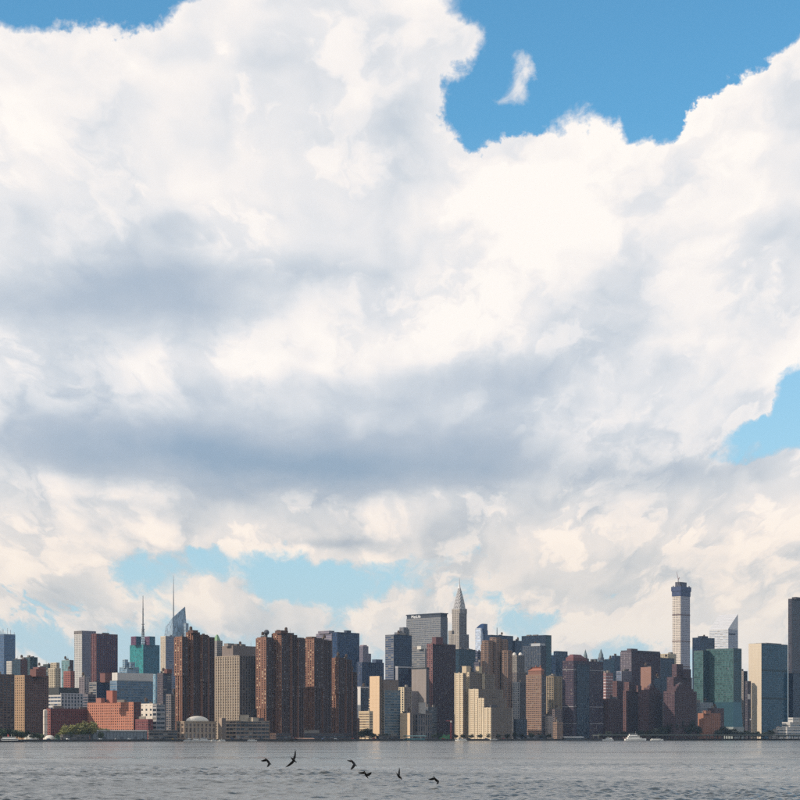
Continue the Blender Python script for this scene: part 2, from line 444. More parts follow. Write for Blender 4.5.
ROOF = plain_mat('roofing', (92, 88, 86), 0.9, vary=0.2, scale=0.2)
MECH = {}
class Tower:
    """A building set on the street grid; blocks are given by the bearings of their left edge, near corner and right edge."""
    def __init__(self, name, label, cat, xc, D, phi=PHI, group=None):
        self.D = D; self.phi = phi
        self.E = Vector((math.cos(phi), -math.sin(phi))); self.N = Vector((math.sin(phi), math.cos(phi)))
        self.base = Vector((X(xc, D), D))
        self.root = empty(name, (self.base.x, self.base.y, GROUND), -phi)
        tag(self.root, label, cat, group)
        self.walls = {}; self.glass = {}; self.rnd = random.Random(label)
    def foot(self, xl, xc, xr, D):
        c = Vector((X(xc, D), D)); t = (xl - 400.0) / F
        a = (c.x - t * c.y) / (self.E.x + t * (-self.E.y)); t = (xr - 400.0) / F
        b = (t * c.y - c.x) / (self.N.x - t * self.N.y)
        a = max(a, 3.0); b = max(b, 3.0)
        d = c - self.base
        x1 = d.dot(self.E); y0 = d.dot(self.N)
        return x1 - a, x1, y0, y0 + b
    def z(self, py, D): return Z(py, D) - GROUND
    def mb(self, store, mat):
        if mat not in store: store[mat] = MB()
        return store[mat]
    def block(self, xl, xc, xr, yt, s, e=None, yb=None, dD=0.0, roof=True, maxab=None):  # e often repeats s darker: shade of the east sides put into the colour
        D = self.D + dD; e = e or s
        x0, x1, y0, y1 = self.foot(xl, xc, xr, D)
        if maxab: x0 = max(x0, x1 - maxab); y1 = min(y1, y0 + maxab)
        zt = self.z(yt, D); zb = 0.0 if yb is None else self.z(yb, D)
        self.raw(x0, x1, y0, y1, zb, zt, s, e, roof)
        return x0, x1, y0, y1, zb, zt
    def raw(self, x0, x1, y0, y1, zb, zt, s, e, roof=True):
        h = zt - zb
        for face, st, other in (('S', s, e), ('N', s, e), ('E', e, s), ('W', e, s)):
            long = face in 'SN'
            Lf = (x1 - x0) if long else (y1 - y0)
            w = self.mb(self.walls, st.wall)
            def fb(u0, u1, d0, d1, z0, z1):
                if not long: u0 = max(u0, 0.4); u1 = min(u1, Lf - 0.4)
                if u1 <= u0: return
                if face == 'S': w.box(x0 + u0, x0 + u1, y0 - d1, y0 - d0, z0, z1)
                elif face == 'N': w.box(x0 + u0, x0 + u1, y1 + d0, y1 + d1, z0, z1)
                elif face == 'E': w.box(x1 + d0, x1 + d1, y0 + u0, y0 + u1, z0, z1)
                else: w.box(x0 - d1, x0 - d0, y0 + u0, y0 + u1, z0, z1)
            if st.blank:                          # plain wall with shallow panel joints, tied through the building
                fb(0, Lf, -0.5, 0.02, zb, zt)
                if face == 'S': w.box(x0 + 1.2, x1 - 1.2, y0 + 0.1, y1 - 0.1, zb + 0.1, zt - 0.9)
                elif face == 'E': w.box(x0 + 0.1, x1 - 0.1, y0 + 1.2, y1 - 1.2, zb + 0.1, zt - 0.95)
                nj = max(2, round(h / 5.5)); nv = max(1, round(Lf / 7.0))
                for k in range(nj):
                    z0 = zb + h * k / nj + 0.12
                    for q in range(nv):
                        fb(Lf * q / nv + 0.1, Lf * (q + 1) / nv - 0.1, 0.0, 0.10, z0, z0 + h / nj - 0.24)
                continue
            nb = max(1, round(Lf / st.bay)); nf = max(1, round(h / st.floor))
            bw = Lf / nb; fh = h / nf; dep = -st.depth - 0.05
            if st.span > 0:
                for k in range(nf):
                    fb(0.02, Lf - 0.02, dep, st.sp, zb + k * fh, zb + (k + st.span) * fh)
            fb(0.015, Lf - 0.015, dep, max(st.sp, st.pp) + 0.04, zt - 0.25 * fh - 0.3, zt)      # parapet
            if st.pier > 0:
                pw = st.pier * bw
                for k in range(nb + 1):
                    c = k * bw
                    u0 = max(c - pw / 2, 0.0); u1 = min(c + pw / 2, Lf)
                    if k in (0, nb):
                        if k == 0: u1 = max(u1, min(0.6, bw * 0.25))
                        else: u0 = min(u0, Lf - min(0.6, bw * 0.25))
                    fb(u0, u1, dep, st.pp, zb, zt - 0.02)
        if s.wall is not e.wall:                  # floor beams that tie opposite sides together
            self.mb(self.walls, s.wall).box((x0 + x1) / 2 - 0.5, (x0 + x1) / 2 + 0.5, y0 + 0.01, y1 - 0.01, zb + 0.3, zb + 0.8)
            self.mb(self.walls, e.wall).box(x0 + 0.01, x1 - 0.01, (y0 + y1) / 2 - 0.5, (y0 + y1) / 2 + 0.5, zb + 0.9, zb + 1.4)
        gs = [(s, 'S')] if s.glass is e.glass else [(s, 'S'), (e, 'E')]
        nbx = max(1, round((x1 - x0) / s.bay)); nby = max(1, round((y1 - y0) / e.bay)); nf = max(1, round(h / s.floor))
        d = s.depth
        core = (x0 + d, x1 - e.depth, y0 + d, y1 - e.depth, zb + 0.05, zt - 0.35)
        g = self.mb(self.glass, s.glass)
        g.box(*core, uvs=(nbx, nby, nf))
        if len(gs) == 2:                          # the east and west sides carry another glass
            g2 = self.mb(self.glass, e.glass)
            g2.box(x1 - e.depth - 0.2, x1 - e.depth + 0.01, y0 + 0.45, y1 - 0.45, zb + 0.06, zt - 0.36, uvs=(1, nby, nf))
            g2.box(x0 + e.depth - 0.01, x0 + e.depth + 0.2, y0 + 0.45, y1 - 0.45, zb + 0.06, zt - 0.36, uvs=(1, nby, nf))
        if roof:
            MB().box(x0 + 0.42, x1 - 0.42, y0 + 0.42, y1 - 0.42, zt - 0.7, zt - 0.3).build('roof', ROOF, self.root)
        return self
    def part(self, name, m, mat, smooth=False, kind=None):
        return m.build(name, mat, self.root, smooth, kind)
    def house(self, xl, xc, xr, yt, yb, rgb, dD=0.0, name='penthouse'):
        """Lift and plant rooms on the roof."""
        x0, x1, y0, y1 = self.foot(xl, xc, xr, self.D + dD)
        m = MB(); zb = self.z(yb, self.D + dD) - 0.5; zt = self.z(yt, self.D + dD)
        m.box(x0, x1, y0, y1, zb, zt)
        m.box(x0 - 0.25, x1 + 0.25, y0 - 0.25, y1 + 0.25, zt - 0.5, zt + 0.1)
        return m.build(name, wall_mat(rgb), self.root)
    def clutter(self, x0, x1, y0, y1, zb, zt, n=3):
        """Plant rooms, ducts, pipes and a tank where the roof shows against the sky."""
        r = self.rnd
        w, l = x1 - x0, y1 - y0
        if min(w, l) < 6: return
        for k in range(n):
            bw, bl, bh = w * r.uniform(0.12, 0.32), l * r.uniform(0.12, 0.32), r.uniform(1.2, 4.2)
            bx = x0 + 1 + r.random() * (w - bw - 2); by = y0 + 1 + r.random() * (l - bl - 2)
            MB().box(bx, bx + bw, by, by + bl, zt - 0.4, zt + bh).build('plant_room', wall_mat(r.choice([(120, 112, 106), (96, 90, 88), (140, 132, 122), (84, 84, 90)])), self.root)
        if r.random() < 0.45:
            cx, cy = x0 + w * r.uniform(0.25, 0.75), y0 + l * r.uniform(0.25, 0.75)
            m = MB()
            for sx in (-1, 1):
                for sy in (-1, 1): m.tube((cx + sx * 1.3, cy + sy * 1.3, zt - 0.4), (cx + sx * 1.3, cy + sy * 1.3, zt + 3), 0.14, n=4)
            m.lathe((cx, cy, zt + 2.9), [(2.0, 0), (2.05, 0.1), (1.9, 3.4), (2.15, 3.45), (0.05, 4.9)], 12)
            m.build('water_tank', wall_mat((92, 72, 58)), self.root)
        if r.random() < 0.4:
            cx, cy = x0 + w * r.uniform(0.2, 0.8), y0 + l * r.uniform(0.2, 0.8)
            MB().tube((cx, cy, zt - 0.4), (cx, cy, zt + r.uniform(5, 11)), 0.22, 0.08, 5).build('antenna', wall_mat((120, 120, 122)), self.root)
    def done(self):
        for m, b in self.walls.items(): b.build('wall', m, self.root)
        for m, b in self.glass.items(): b.build('windows', m, self.root, kind='stuff')
        return self

def tower(name, label, cat, xl, xc, xr, yt, D, s, e=None, houses=(), more=(), clutter=2, phi=PHI, group=None, yb=None):
    t = Tower(name, label, cat, xc, D, phi, group)
    f = t.block(xl, xc, xr, yt, s, e, yb=yb)
    if clutter: t.clutter(*f, n=clutter)
    for b in more:
        bl = dict(b); ss = bl.pop('s', s); ee = bl.pop('e', e); cl = bl.pop('clutter', 0)
        f2 = t.block(bl.pop('xl'), bl.pop('xc'), bl.pop('xr'), bl.pop('yt'), ss, ee, **bl)
        if cl: t.clutter(*f2, n=cl)
    for h in houses: t.house(*h)
    return t.done()

# ------------------------------------------------------------------ river: one sheet, with waves in the reach ahead of the camera
def make_river():
    rs = np.random.RandomState(4)
    rows = [60.0]
    while rows[-1] < 1500.0: rows.append(rows[-1] + max(0.16, rows[-1] ** 2 * 6.5e-6))
    rr = np.array(rows); na = 540
    aa = np.linspace(R(-15.5), R(15.5), na)
    RR, AA = np.meshgrid(rr, aa, indexing='ij')
    x = RR * np.sin(AA); y = RR * np.cos(AA)
    z = np.zeros_like(x)
    gap = np.maximum(np.gradient(rr)[:, None] * np.ones_like(x), RR * (aa[1] - aa[0]))
    wind = R(-65)
    for k in range(110):
        lam = 0.45 * (11.0 / 0.45) ** rs.rand()
        th = wind + rs.randn() * 0.75
        kx, ky = math.sin(th) * 2 * math.pi / lam, math.cos(th) * 2 * math.pi / lam
        amp = 0.0056 * lam ** 0.80 * math.exp(-lam / 7.0) * (1.0 + 0.9 * math.exp(-(math.log(lam / 2.4) / 0.5) ** 2))
        fade = np.clip(lam / (2.6 * gap) - 0.5, 0, 1)
        ph = kx * x + ky * y + rs.rand() * 6.283
        z += amp * fade * (np.sin(ph) + 0.32 * np.cos(2 * ph))
    # gusts roughen some patches more than others
    patch = 0.75 + 0.35 * np.sin(x * 0.021 + 1.2 * np.sin(y * 0.011)) * np.sin(y * 0.017 + 0.7) + 0.22 * np.sin(x * 0.06 + y * 0.033)
    z *= 1.45 * np.clip(patch, 0.45, 1.4)
    nr = len(rr)
    v = np.stack([x, y, z], -1).reshape(-1, 3)
    i = np.arange(nr * na).reshape(nr, na)
    f = np.stack([i[:-1, :-1], i[:-1, 1:], i[1:, 1:], i[1:, :-1]], -1).reshape(-1, 4)[:, ::-1]
    verts = [tuple(p) for p in v.tolist()]; faces = f.tolist()
    # the rest of the sheet: under and behind the camera, to the sides and out to the far bank
    n0 = len(verts); zr = 0.0
    e0 = [tuple(p) for p in v.reshape(nr, na, 3)[-1].tolist()]
    a0, a1 = aa[0], aa[-1]
    def strip(pts_a, pts_b):
        s = len(verts); n = len(pts_a)
        verts.extend(pts_a); verts.extend(pts_b)
        for k in range(n - 1): faces.append((s + k + 1, s + k, s + n + k, s + n + k + 1))
    edge = e0[::20] + ([e0[-1]] if (na - 1) % 20 else [])
    k = 6000.0 / rr[-1]
    strip(edge, [(p[0] * k, p[1] * k, -0.05) for p in edge])
    # side and rear fans
    angs = np.linspace(a1, a0 + 2 * math.pi, 40)
    ring0 = [(0.0 + 60 * math.sin(t), 60 * math.cos(t), -0.03) for t in angs]
    ring1 = [(6000 * math.sin(t), 6000 * math.cos(t), -0.05) for t in angs]
    strip(ring0, ring1)
    disc = [(60 * math.sin(t), 60 * math.cos(t), -0.03) for t in np.linspace(0, 2 * math.pi, 48, endpoint=False)]
    s = len(verts); verts.extend(disc); faces.append(tuple(reversed(range(s, s + 48))))
    me = bpy.data.meshes.new('river'); me.from_pydata(verts, [], faces)
    me.polygons.foreach_set('use_smooth', [True] * len(me.polygons))
    m, t, b = new_mat('river_water')
    tc = t.n.new('ShaderNodeTexCoord'); o = tc.outputs['Object']
    murk = t.noise(t.v('MULTIPLY', o, (1, 1, 0)), 0.012, 3.0, 0.5)
    t.put(b.inputs['Base Color'], t.mix(murk, (0.050, 0.050, 0.038), (0.078, 0.074, 0.056)))
    lanes = t.noise(t.v('MULTIPLY', o, (0.35, 1.5, 0)), 0.012, 4.0, 0.55)          # wind lanes
    t.put(b.inputs['Roughness'], t.rng(lanes, 0.35, 0.65, 0.07, 0.24))
    b.inputs['IOR'].default_value = 1.333
    # ripples too small for the mesh
    bp = t.n.new('ShaderNodeBump'); bp.inputs['Strength'].default_value = 1.0; bp.inputs['Distance'].default_value = 1.0
    dist = t.v('LENGTH', o)
    r1 = t.mul(t.noise(t.v('MULTIPLY', o, (1.3, 1.3, 0)), 2.2, 4.0, 0.66), t.rng(dist, 60, 700, 0.04, 0.11))
    r2 = t.mul(t.noise(t.v('MULTIPLY', o, (1, 0.8, 0)), 0.28, 4.0, 0.6), t.rng(dist, 250, 1000, 0.0, 0.9))
    r3 = t.mul(t.noise(t.v('MULTIPLY', o, (0.6, 1.6, 0)), 0.012, 3.0, 0.5), 0.0)
    t.put(bp.inputs['Height'], t.add(r1, r2))
    t.l.new(bp.outputs[0], b.inputs['Normal'])
    me.materials.append(m); me.update()
    ob = bpy.data.objects.new('river', me); col.objects.link(ob)
    tag(ob, kind='structure', label='choppy grey-green river in front of the city')
    return ob
make_river()

# ------------------------------------------------------------------ embankment and ground
def make_ground():
    pts = [(X(p, shore(p)), shore(p)) for p in range(-200, 1001, 40)]
    m = MB()
    outline = pts + [(7500, 9000), (-7500, 9000)]
    n = len(outline)
    m.v = [(x, y, GROUND) for x, y in outline]; m.f = [tuple(range(n))]
    g = m.build('ground', plain_mat('city_ground', (104, 102, 98), 0.92, vary=0.25, scale=0.03))
    tag(g, kind='structure', label='built-up ground behind the embankment')
    w = MB()
    for (x0, y0), (x1, y1) in zip(pts[:-1], pts[1:]):
        d = Vector((x1 - x0, y1 - y0)).normalized(); nrm = Vector((d.y, -d.x))
        a = [(x0, y0), (x1, y1)]
        q = [(x0 + nrm.x * 0.5, y0 + nrm.y * 0.5), (x1 + nrm.x * 0.5, y1 + nrm.y * 0.5), (x1 - nrm.x, y1 - nrm.y), (x0 - nrm.x, y0 - nrm.y)]
        w.prism(q, -3.0, GROUND + 0.35)
    tag(w.build('seawall', plain_mat('seawall_concrete', (58, 58, 58), 0.9, vary=0.35, scale=0.15)), kind='structure', label='dark concrete seawall along the far bank')
make_ground()

# ------------------------------------------------------------------ the city, from the far towers to the river front
NAVY = (30, 46, 70)
def sh(px, d): return shore(px) + d

# ---- left: far tower under construction, brick estates, hospital blocks
t = tower('glass_tower', 'far blue-grey glass tower with spiky steel on its roof, leftmost tower of the skyline', 'tower', -9, 4, 15.3, 634, 4300, curtain((96, 112, 132), glass=(58, 86, 120), span=0.3), clutter=0)
x0, x1, y0, y1 = t.foot(-9, 4, 15.3, 4300)
zt = t.z(634, 4300)
for k in range(11):
    rr_ = random.Random(k)
    x, y = x0 + (x1 - x0) * rr_.random(), y0 + (y1 - y0) * rr_.random()
    MB().tube((x, y, zt - 1), (x, y, zt + rr_.uniform(5, 17)), 0.5, 0.4, 4).build('steel_column', wall_mat((150, 152, 158)), t.root)
tower('apartment_block', 'dark brown brick apartment slab cut by the left edge of the picture', 'apartment block', -26, -4, 14.2, 674, 2330, punch((92, 66, 58), bay=3.4, span=0.42, blinds=0.2), ribbon((104, 82, 74), floor=3.0, bay=5.0, pier=0.3))
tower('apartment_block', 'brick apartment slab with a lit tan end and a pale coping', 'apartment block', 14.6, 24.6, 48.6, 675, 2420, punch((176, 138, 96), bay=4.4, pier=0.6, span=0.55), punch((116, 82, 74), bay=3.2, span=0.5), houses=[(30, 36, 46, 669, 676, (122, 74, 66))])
tower('office_block', 'small white block behind the brick slabs at the left', 'building', 6.5, 11.5, 14, 661, 3300, punch((196, 192, 184)), clutter=1)
tower('office_block', 'dark blue-green block stepping up behind the brick slabs', 'building', 12.5, 20.5, 27.5, 659, 3250, curtain((60, 74, 82), glass=(36, 54, 66)), punch((104, 64, 62)), clutter=2)
tower('office_block', 'dark green glass block with a flat top above red brick', 'building', 24, 30, 37.6, 657, 3350, curtain((70, 88, 92), glass=(38, 60, 64)), clutter=2)
tower('brick_building', 'red brick block showing between the dark glass block and the cream tower', 'building', 33, 38.6, 46, 667, 3150, punch((134, 82, 76), span=0.55), clutter=2)
tower('office_block', 'low dark green block left of the cream stepped tower', 'building', 43, 48, 53, 664, 3400, ribbon((78, 86, 84)), clutter=1)
tower('apartment_tower', 'cream stepped apartment tower with a small crown', 'tower', 48.2, 55.2, 60.6, 668, 3000, ribbed((204, 188, 158), glass=(70, 66, 64)), more=[dict(xl=50.5, xc=56.5, xr=59.5, yt=662.5, yb=669, dD=4)], clutter=0)
tower('glass_tower', 'slim pale green glass block with a dark fin on its right', 'building', 61.5, 69.5, 73.6, 660, 3500, curtain((132, 156, 156), glass=(96, 128, 132)), blank((74, 56, 62)), clutter=1)
tower('brick_building', 'lit red brick block below the slim green glass block', 'building', 63.5, 70.5, 74.5, 671, 3050, punch((160, 88, 76), span=0.55), clutter=1)
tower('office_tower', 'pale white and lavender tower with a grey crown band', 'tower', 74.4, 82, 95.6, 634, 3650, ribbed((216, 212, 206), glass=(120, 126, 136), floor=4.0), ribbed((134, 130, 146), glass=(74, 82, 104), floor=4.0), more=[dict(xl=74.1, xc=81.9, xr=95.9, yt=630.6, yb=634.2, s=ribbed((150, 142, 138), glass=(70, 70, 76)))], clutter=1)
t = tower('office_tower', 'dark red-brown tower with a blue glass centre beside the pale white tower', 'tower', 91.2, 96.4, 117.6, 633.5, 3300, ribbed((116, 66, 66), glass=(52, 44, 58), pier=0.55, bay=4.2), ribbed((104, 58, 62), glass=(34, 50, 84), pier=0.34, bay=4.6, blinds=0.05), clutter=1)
tower('office_block', 'blue-grey block with a brown corner below the red-brown tower', 'building', 89, 96.5, 110, 682, 2780, ribbon((138, 132, 130)), curtain((84, 82, 96), glass=(40, 52, 78)), houses=[(100, 105, 111, 673, 682, (124, 74, 66))])
tower('apartment_block', 'grey apartment block with a pale stair shaft under the white tower', 'building', 79, 84.5, 90, 677, 2900, punch((128, 116, 122)), ribbed((168, 156, 160)), clutter=2)
tower('office_block', 'purple-grey low block behind the white banded hospital', 'building', 78, 88, 96, 694, 2600, ribbon((112, 104, 114)), clutter=2)
# ---- white banded hospital and the brick blocks on the bank
tower('hospital_building', 'long white hospital block with dark ribbon windows', 'hospital', 33, 61, 83, 693, sh(60, 330), ribbon((206, 204, 202), span=0.55, floor=4.6, glass=(44, 60, 84)), ribbed((176, 176, 184), bay=5, floor=4.4), houses=[(40, 59, 79, 687.5, 693.5, (66, 72, 76))], clutter=0)
tower('office_block', 'dark blue glass strip building left of the white hospital', 'building', 27, 30.5, 34, 690, sh(40, 380), curtain((74, 96, 124), glass=(48, 70, 104)), clutter=0)
tower('brick_building', 'low dark red brick block with small windows near the left bank', 'building', 46.4, 50.5, 90, 708.5, sh(70, 170), punch((146, 76, 66), span=0.55), punch((118, 62, 62), bay=3.0, span=0.55), clutter=3)
t = tower('brick_building', 'lit orange brick building with a brick penthouse near the left bank', 'building', 87.5, 133.5, 141, 702, sh(110, 90), punch((196, 118, 84), bay=4.0, span=0.55, pier=0.52, glass=(70, 60, 62)), punch((108, 58, 54)), houses=[(106.5, 112.5, 117, 690.5, 702.5, (176, 96, 74)), (96, 101, 105, 698, 702.5, (170, 104, 84))], clutter=1)
tower('brick_building', 'low maroon building with a long flat roof below the orange brick one', 'building', 110.5, 148, 153, 719, sh(130, 45), punch((132, 66, 68), span=0.6), clutter=2)
tower('office_block', 'white block with two large dark openings right of the orange brick building', 'building', 140, 153, 157, 703.5, sh(150, 130), punch((226, 214, 198), bay=8, pier=0.6, span=0.6, floor=6), clutter=1)
tower('parking_structure', 'grey concrete parking structure with dark slots beside the white block', 'building', 152.5, 156.5, 165, 704.5, sh(156, 70), ribbon((166, 166, 168), floor=5), ribbon((150, 152, 158), floor=5.0, span=0.5), clutter=1)
# ---- teal tower with mast, hospital glass, faceted crystal tower
t = tower('office_tower', 'teal glass tower with maroon roof blocks and a tall mast', 'tower', 129.8, 143.2, 159.6, 644.5, 4400, curtain((48, 142, 142), glass=(36, 122, 124), span=0.2), curtain((30, 96, 116), glass=(22, 78, 96)), more=[dict(xl=131, xc=136, xr=141, yt=636.3, yb=645, s=ribbed((126, 74, 110))), dict(xl=144.5, xc=149.5, xr=155, yt=636.3, yb=645, s=ribbed((122, 72, 108)))], clutter=0)
x0, x1, y0, y1 = t.foot(140, 143.2, 146, 4420)
cx, cy = (x0 + x1) / 2, (y0 + y1) / 2
m = MB(); zb = t.z(645, 4420)
for k in range(4):
    a = math.pi / 4 + k * math.pi / 2
    for q in range(8):
        r0, r1 = 5.2 - q * 0.5, 5.2 - (q + 1) * 0.5; z0, z1 = zb + q * 5.5, zb + (q + 1) * 5.5
        p = lambda r, a, z: (cx + r * math.cos(a), cy + r * math.sin(a), z)
        m.tube(p(r0, a, z0), p(r1, a, z1), 0.55, n=4)
        m.tube(p(r0, a, z0), p(r1, a + math.pi / 2, z1), 0.35, n=4)
mast = m.build('mast', wall_mat((112, 120, 128)), t.root)
MB().tube((cx, cy, zb + 20), (cx, cy, t.z(608, 4420)), 1.5, 1.1, 8).tube((cx, cy, t.z(609, 4420)), (cx, cy, t.z(595.5, 4420)), 0.9, 0.5, 6).build('pole', wall_mat((86, 92, 98)), mast)
for k, z in enumerate((624.5, 629.5, 634)):
    MB().lathe((cx, cy, t.z(z, 4420)), [(3.4, 0), (3.6, 0.4), (3.6, 1.4), (3.4, 1.8)], 10).build('antenna_ring', wall_mat((142, 148, 152)), mast)
tower('office_block', 'pale blue stepped roof block in front of the teal tower', 'building', 119.6, 127, 139, 667, 3300, curtain((150, 172, 186), glass=(104, 136, 160), span=0.3), more=[dict(xl=126, xc=130.5, xr=135, yt=662, yb=668), dict(xl=122.5, xc=125, xr=128, yt=659.5, yb=668)], clutter=1)
t = tower('hospital_building', 'blue glass hospital block under a broad white roof storey', 'hospital', 110, 117, 153, 680.5, 2750, curtain((128, 144, 158), glass=(84, 112, 138), span=0.3), curtain((120, 138, 152), glass=(66, 94, 120), span=0.3, blinds=0.15), more=[dict(xl=112, xc=117.5, xr=153.2, yt=672.5, yb=680.4, s=blank((212, 208, 200)), e=blank((206, 204, 200)), dD=3)], clutter=4)
tower('glass_tower', 'narrow pale blue glass shaft right of the white-roofed hospital', 'building', 151, 155.5, 158.6, 674, 2820, curtain((150, 178, 192), glass=(112, 148, 170), span=0.2), clutter=0)
def crystal_tower():
    D = 4550
    t = Tower('glass_tower', 'pale steel-blue faceted glass tower with a slanted crown and a long spire', 'tower', 172.5, D)
    x0, x1, y0, y1 = t.foot(164.2, 172.5, 187.4, D)
    z = lambda py: t.z(py, D)
    tap = 2.5
    pts = [(x0, y0), (x1, y0), (x1, y1), (x0, y1)]
    s_ = curtain((150, 164, 176), glass=(126, 146, 162), span=0.26, blinds=0.03)
    t.raw(x0, x1, y0, y1, 0.0, z(636), s_, s_, roof=False)
    # crown: leaning glass facets above the last full floor
    lo = [(x0, y0, z(636)), (x1, y0, z(636)), (x1, y1, z(636)), (x0, y1, z(636))]
    hi = [(x0 + tap, y0 + tap, z(626)), (x1 - tap, y0 + tap, z(617.5)), (x1 - tap, y1 - 5, z(605.6)), (x0 + tap, y1 - 5, z(611))]
    m = MB().loft([lo, hi])
    m.uv = {k: ((0, 0), (14, 0), (14, 7), (0, 7)) for k in range(4)}
    crown = m.build('crown', s_.glass, t.root)
    for k in range(9):                       # floor lines that climb with the facets
        f0, f1 = k / 9.0, (k + 0.3) / 9.0
        ra = []
        for f in (f0, f1):
            ra.append([tuple(a + (b - a) * f for a, b in zip(p, q)) for p, q in zip(lo, hi)])
        big = lambda ring: [((p[0] - (x0 + x1) / 2) * 1.006 + (x0 + x1) / 2, (p[1] - (y0 + y1) / 2) * 1.006 + (y0 + y1) / 2, p[2]) for p in ring]
        MB().loft([big(ra[0]), big(ra[1])], cap=False).build('floor_band', s_.wall, crown)
    # lower shoulder on the right
    b0, b1, b2, b3 = t.foot(183, 185.8, 188.6, D + 6)
    t.raw(b0, b1, b2, b3, 0.0, z(623), s_, s_, roof=True)
    sx, sy = (x0 * 0.6 + x1 * 0.4), (y0 * 0.6 + y1 * 0.4)
    sp = MB()
    sp.tube((sx, sy, z(622)), (sx, sy, z(598)), 1.9, 1.2, 6).tube((sx, sy, z(598.2)), (sx, sy, z(574.5)), 1.2, 0.35, 6)
    sp.build('spire', wall_mat((150, 154, 158)), t.root)
    t.done()
crystal_tower()
tower('apartment_tower', 'slim white apartment tower in front of the faceted glass tower', 'tower', 160.6, 165.6, 175.8, 636, 3300, ribbed((222, 208, 186), glass=(150, 130, 110)), ribbon((136, 142, 160), glass=(84, 98, 124), floor=3.2), clutter=1)
tower('apartment_block', 'dark blue-brown block left of the tall brown river towers', 'building', 157.4, 163, 171.5, 673, 2700, punch((96, 84, 92)), ribbon((74, 74, 92)), clutter=2, houses=[(164, 167, 172, 669, 673, (122, 72, 62))])
tower('apartment_block', 'dim brown block with pale balconies at the foot of the brown river towers', 'building', 166, 171, 178, 694, 2550, ribbon((122, 112, 110), pier=0.3, bay=5, floor=3.0), clutter=1)

# ---- four brown brick river towers: bundles of shafts with projecting corners
BR_LIT = lambda: punch((142, 94, 70), bay=4.4, pier=0.60, floor=2.9, span=0.44, glass=(44, 40, 42), blinds=0.33, blind_rgb=(214, 200, 172))  # sunlit brick tone; the pale blind tone also paints sky glints on panes
BR_SHADE = lambda: punch((82, 62, 60), bay=4.0, pier=0.56, floor=2.9, span=0.46, glass=(34, 38, 50), blinds=0.20, blind_rgb=(150, 152, 158))  # same brick darkened, the shade of the east sides is in the colour
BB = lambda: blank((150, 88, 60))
def river_tower(label, D, shafts, dome=None, houses=()):
    t = Tower('apartment_tower', label, 'tower', shafts[0][1], D, group='brown brick river towers')
    for (xl, xc, xr, yt, dD, wide) in shafts:
        f = t.block(xl, xc, xr, yt, BR_LIT(), BR_SHADE(), dD=dD)
        x0, x1, y0, y1, zb, zt = f
        # the upper storeys of each shaft corbel out over the lower ones
        if wide:
            t.raw(x0 - 1.1, x1 + 1.1, y0 - 1.1, y1 + 1.1, zt * wide, zt - 1.2, BR_LIT(), BR_SHADE(), roof=False)
        # blind brick fins between the window columns
        for k in (0.34, 0.72):
            t.mb(t.walls, BR_LIT().wall).box(x0 + (x1 - x0) * k, x0 + (x1 - x0) * k + 1.5, y0 - 1.0, y0 + 0.2, 0, zt * (wide or 1.0))
            t.mb(t.walls, BR_SHADE().wall).box(x1 - 0.2, x1 + 1.0, y0 + (y1 - y0) * k, y0 + (y1 - y0) * k + 1.5, 0, zt * (wide or 1.0))
        t.clutter(*f, n=2)
    for h in houses: t.house(*h)
    if dome:
        px, py, rad = dome
        x0, x1, y0, y1 = t.foot(px - 2, px, px + 2, D + 14)
        MB().lathe(((x0 + x1) / 2, (y0 + y1) / 2, t.z(py, D + 14) - 2 * rad), [(rad * math.sin(a), rad * (1 - math.cos(a))) for a in np.linspace(0.05, 3.09, 9)], 14).build('radome', wall_mat((84, 88, 98)), t.root, smooth=True)
        MB().tube(((x0 + x1) / 2, (y0 + y1) / 2, t.z(637, D) - 1), ((x0 + x1) / 2, (y0 + y1) / 2, t.z(py, D) - 2 * rad + 1), 1.4, n=8).build('radome_stand', wall_mat((96, 84, 80)), t.root)
    return t.done()
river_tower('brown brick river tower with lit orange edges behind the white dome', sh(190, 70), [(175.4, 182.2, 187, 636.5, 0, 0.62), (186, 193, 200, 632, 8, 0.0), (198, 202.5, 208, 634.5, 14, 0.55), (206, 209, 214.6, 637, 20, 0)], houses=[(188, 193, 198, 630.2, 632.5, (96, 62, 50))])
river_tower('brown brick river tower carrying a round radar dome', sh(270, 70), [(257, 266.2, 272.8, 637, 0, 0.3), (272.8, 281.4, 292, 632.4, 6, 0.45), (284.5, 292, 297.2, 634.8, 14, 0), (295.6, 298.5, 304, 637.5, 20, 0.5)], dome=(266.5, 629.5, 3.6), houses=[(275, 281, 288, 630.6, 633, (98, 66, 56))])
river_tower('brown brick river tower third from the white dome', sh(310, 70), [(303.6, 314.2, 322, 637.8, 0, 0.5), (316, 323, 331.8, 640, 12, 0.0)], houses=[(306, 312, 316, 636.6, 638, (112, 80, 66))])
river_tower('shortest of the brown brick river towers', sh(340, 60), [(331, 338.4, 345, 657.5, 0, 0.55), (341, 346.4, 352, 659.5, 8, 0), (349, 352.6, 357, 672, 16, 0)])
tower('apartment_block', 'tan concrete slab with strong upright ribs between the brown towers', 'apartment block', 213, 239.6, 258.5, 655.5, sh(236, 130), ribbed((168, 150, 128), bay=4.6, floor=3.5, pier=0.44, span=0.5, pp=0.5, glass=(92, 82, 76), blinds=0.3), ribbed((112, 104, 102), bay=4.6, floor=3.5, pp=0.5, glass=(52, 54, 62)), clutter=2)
tower('office_block', 'broad grey-brown roof block rising behind the tan ribbed slab', 'building', 222, 233, 259.5, 645.5, sh(236, 420), blank((134, 118, 110)), blank((116, 104, 100)), houses=[(224, 228, 234, 643.3, 646, (142, 130, 122))], clutter=2)
t = tower('office_block', 'pale grey shaft with a green copper cap behind the first brown tower', 'building', 211.5, 217, 222.5, 640.5, sh(220, 480), punch((150, 144, 140)), clutter=0)
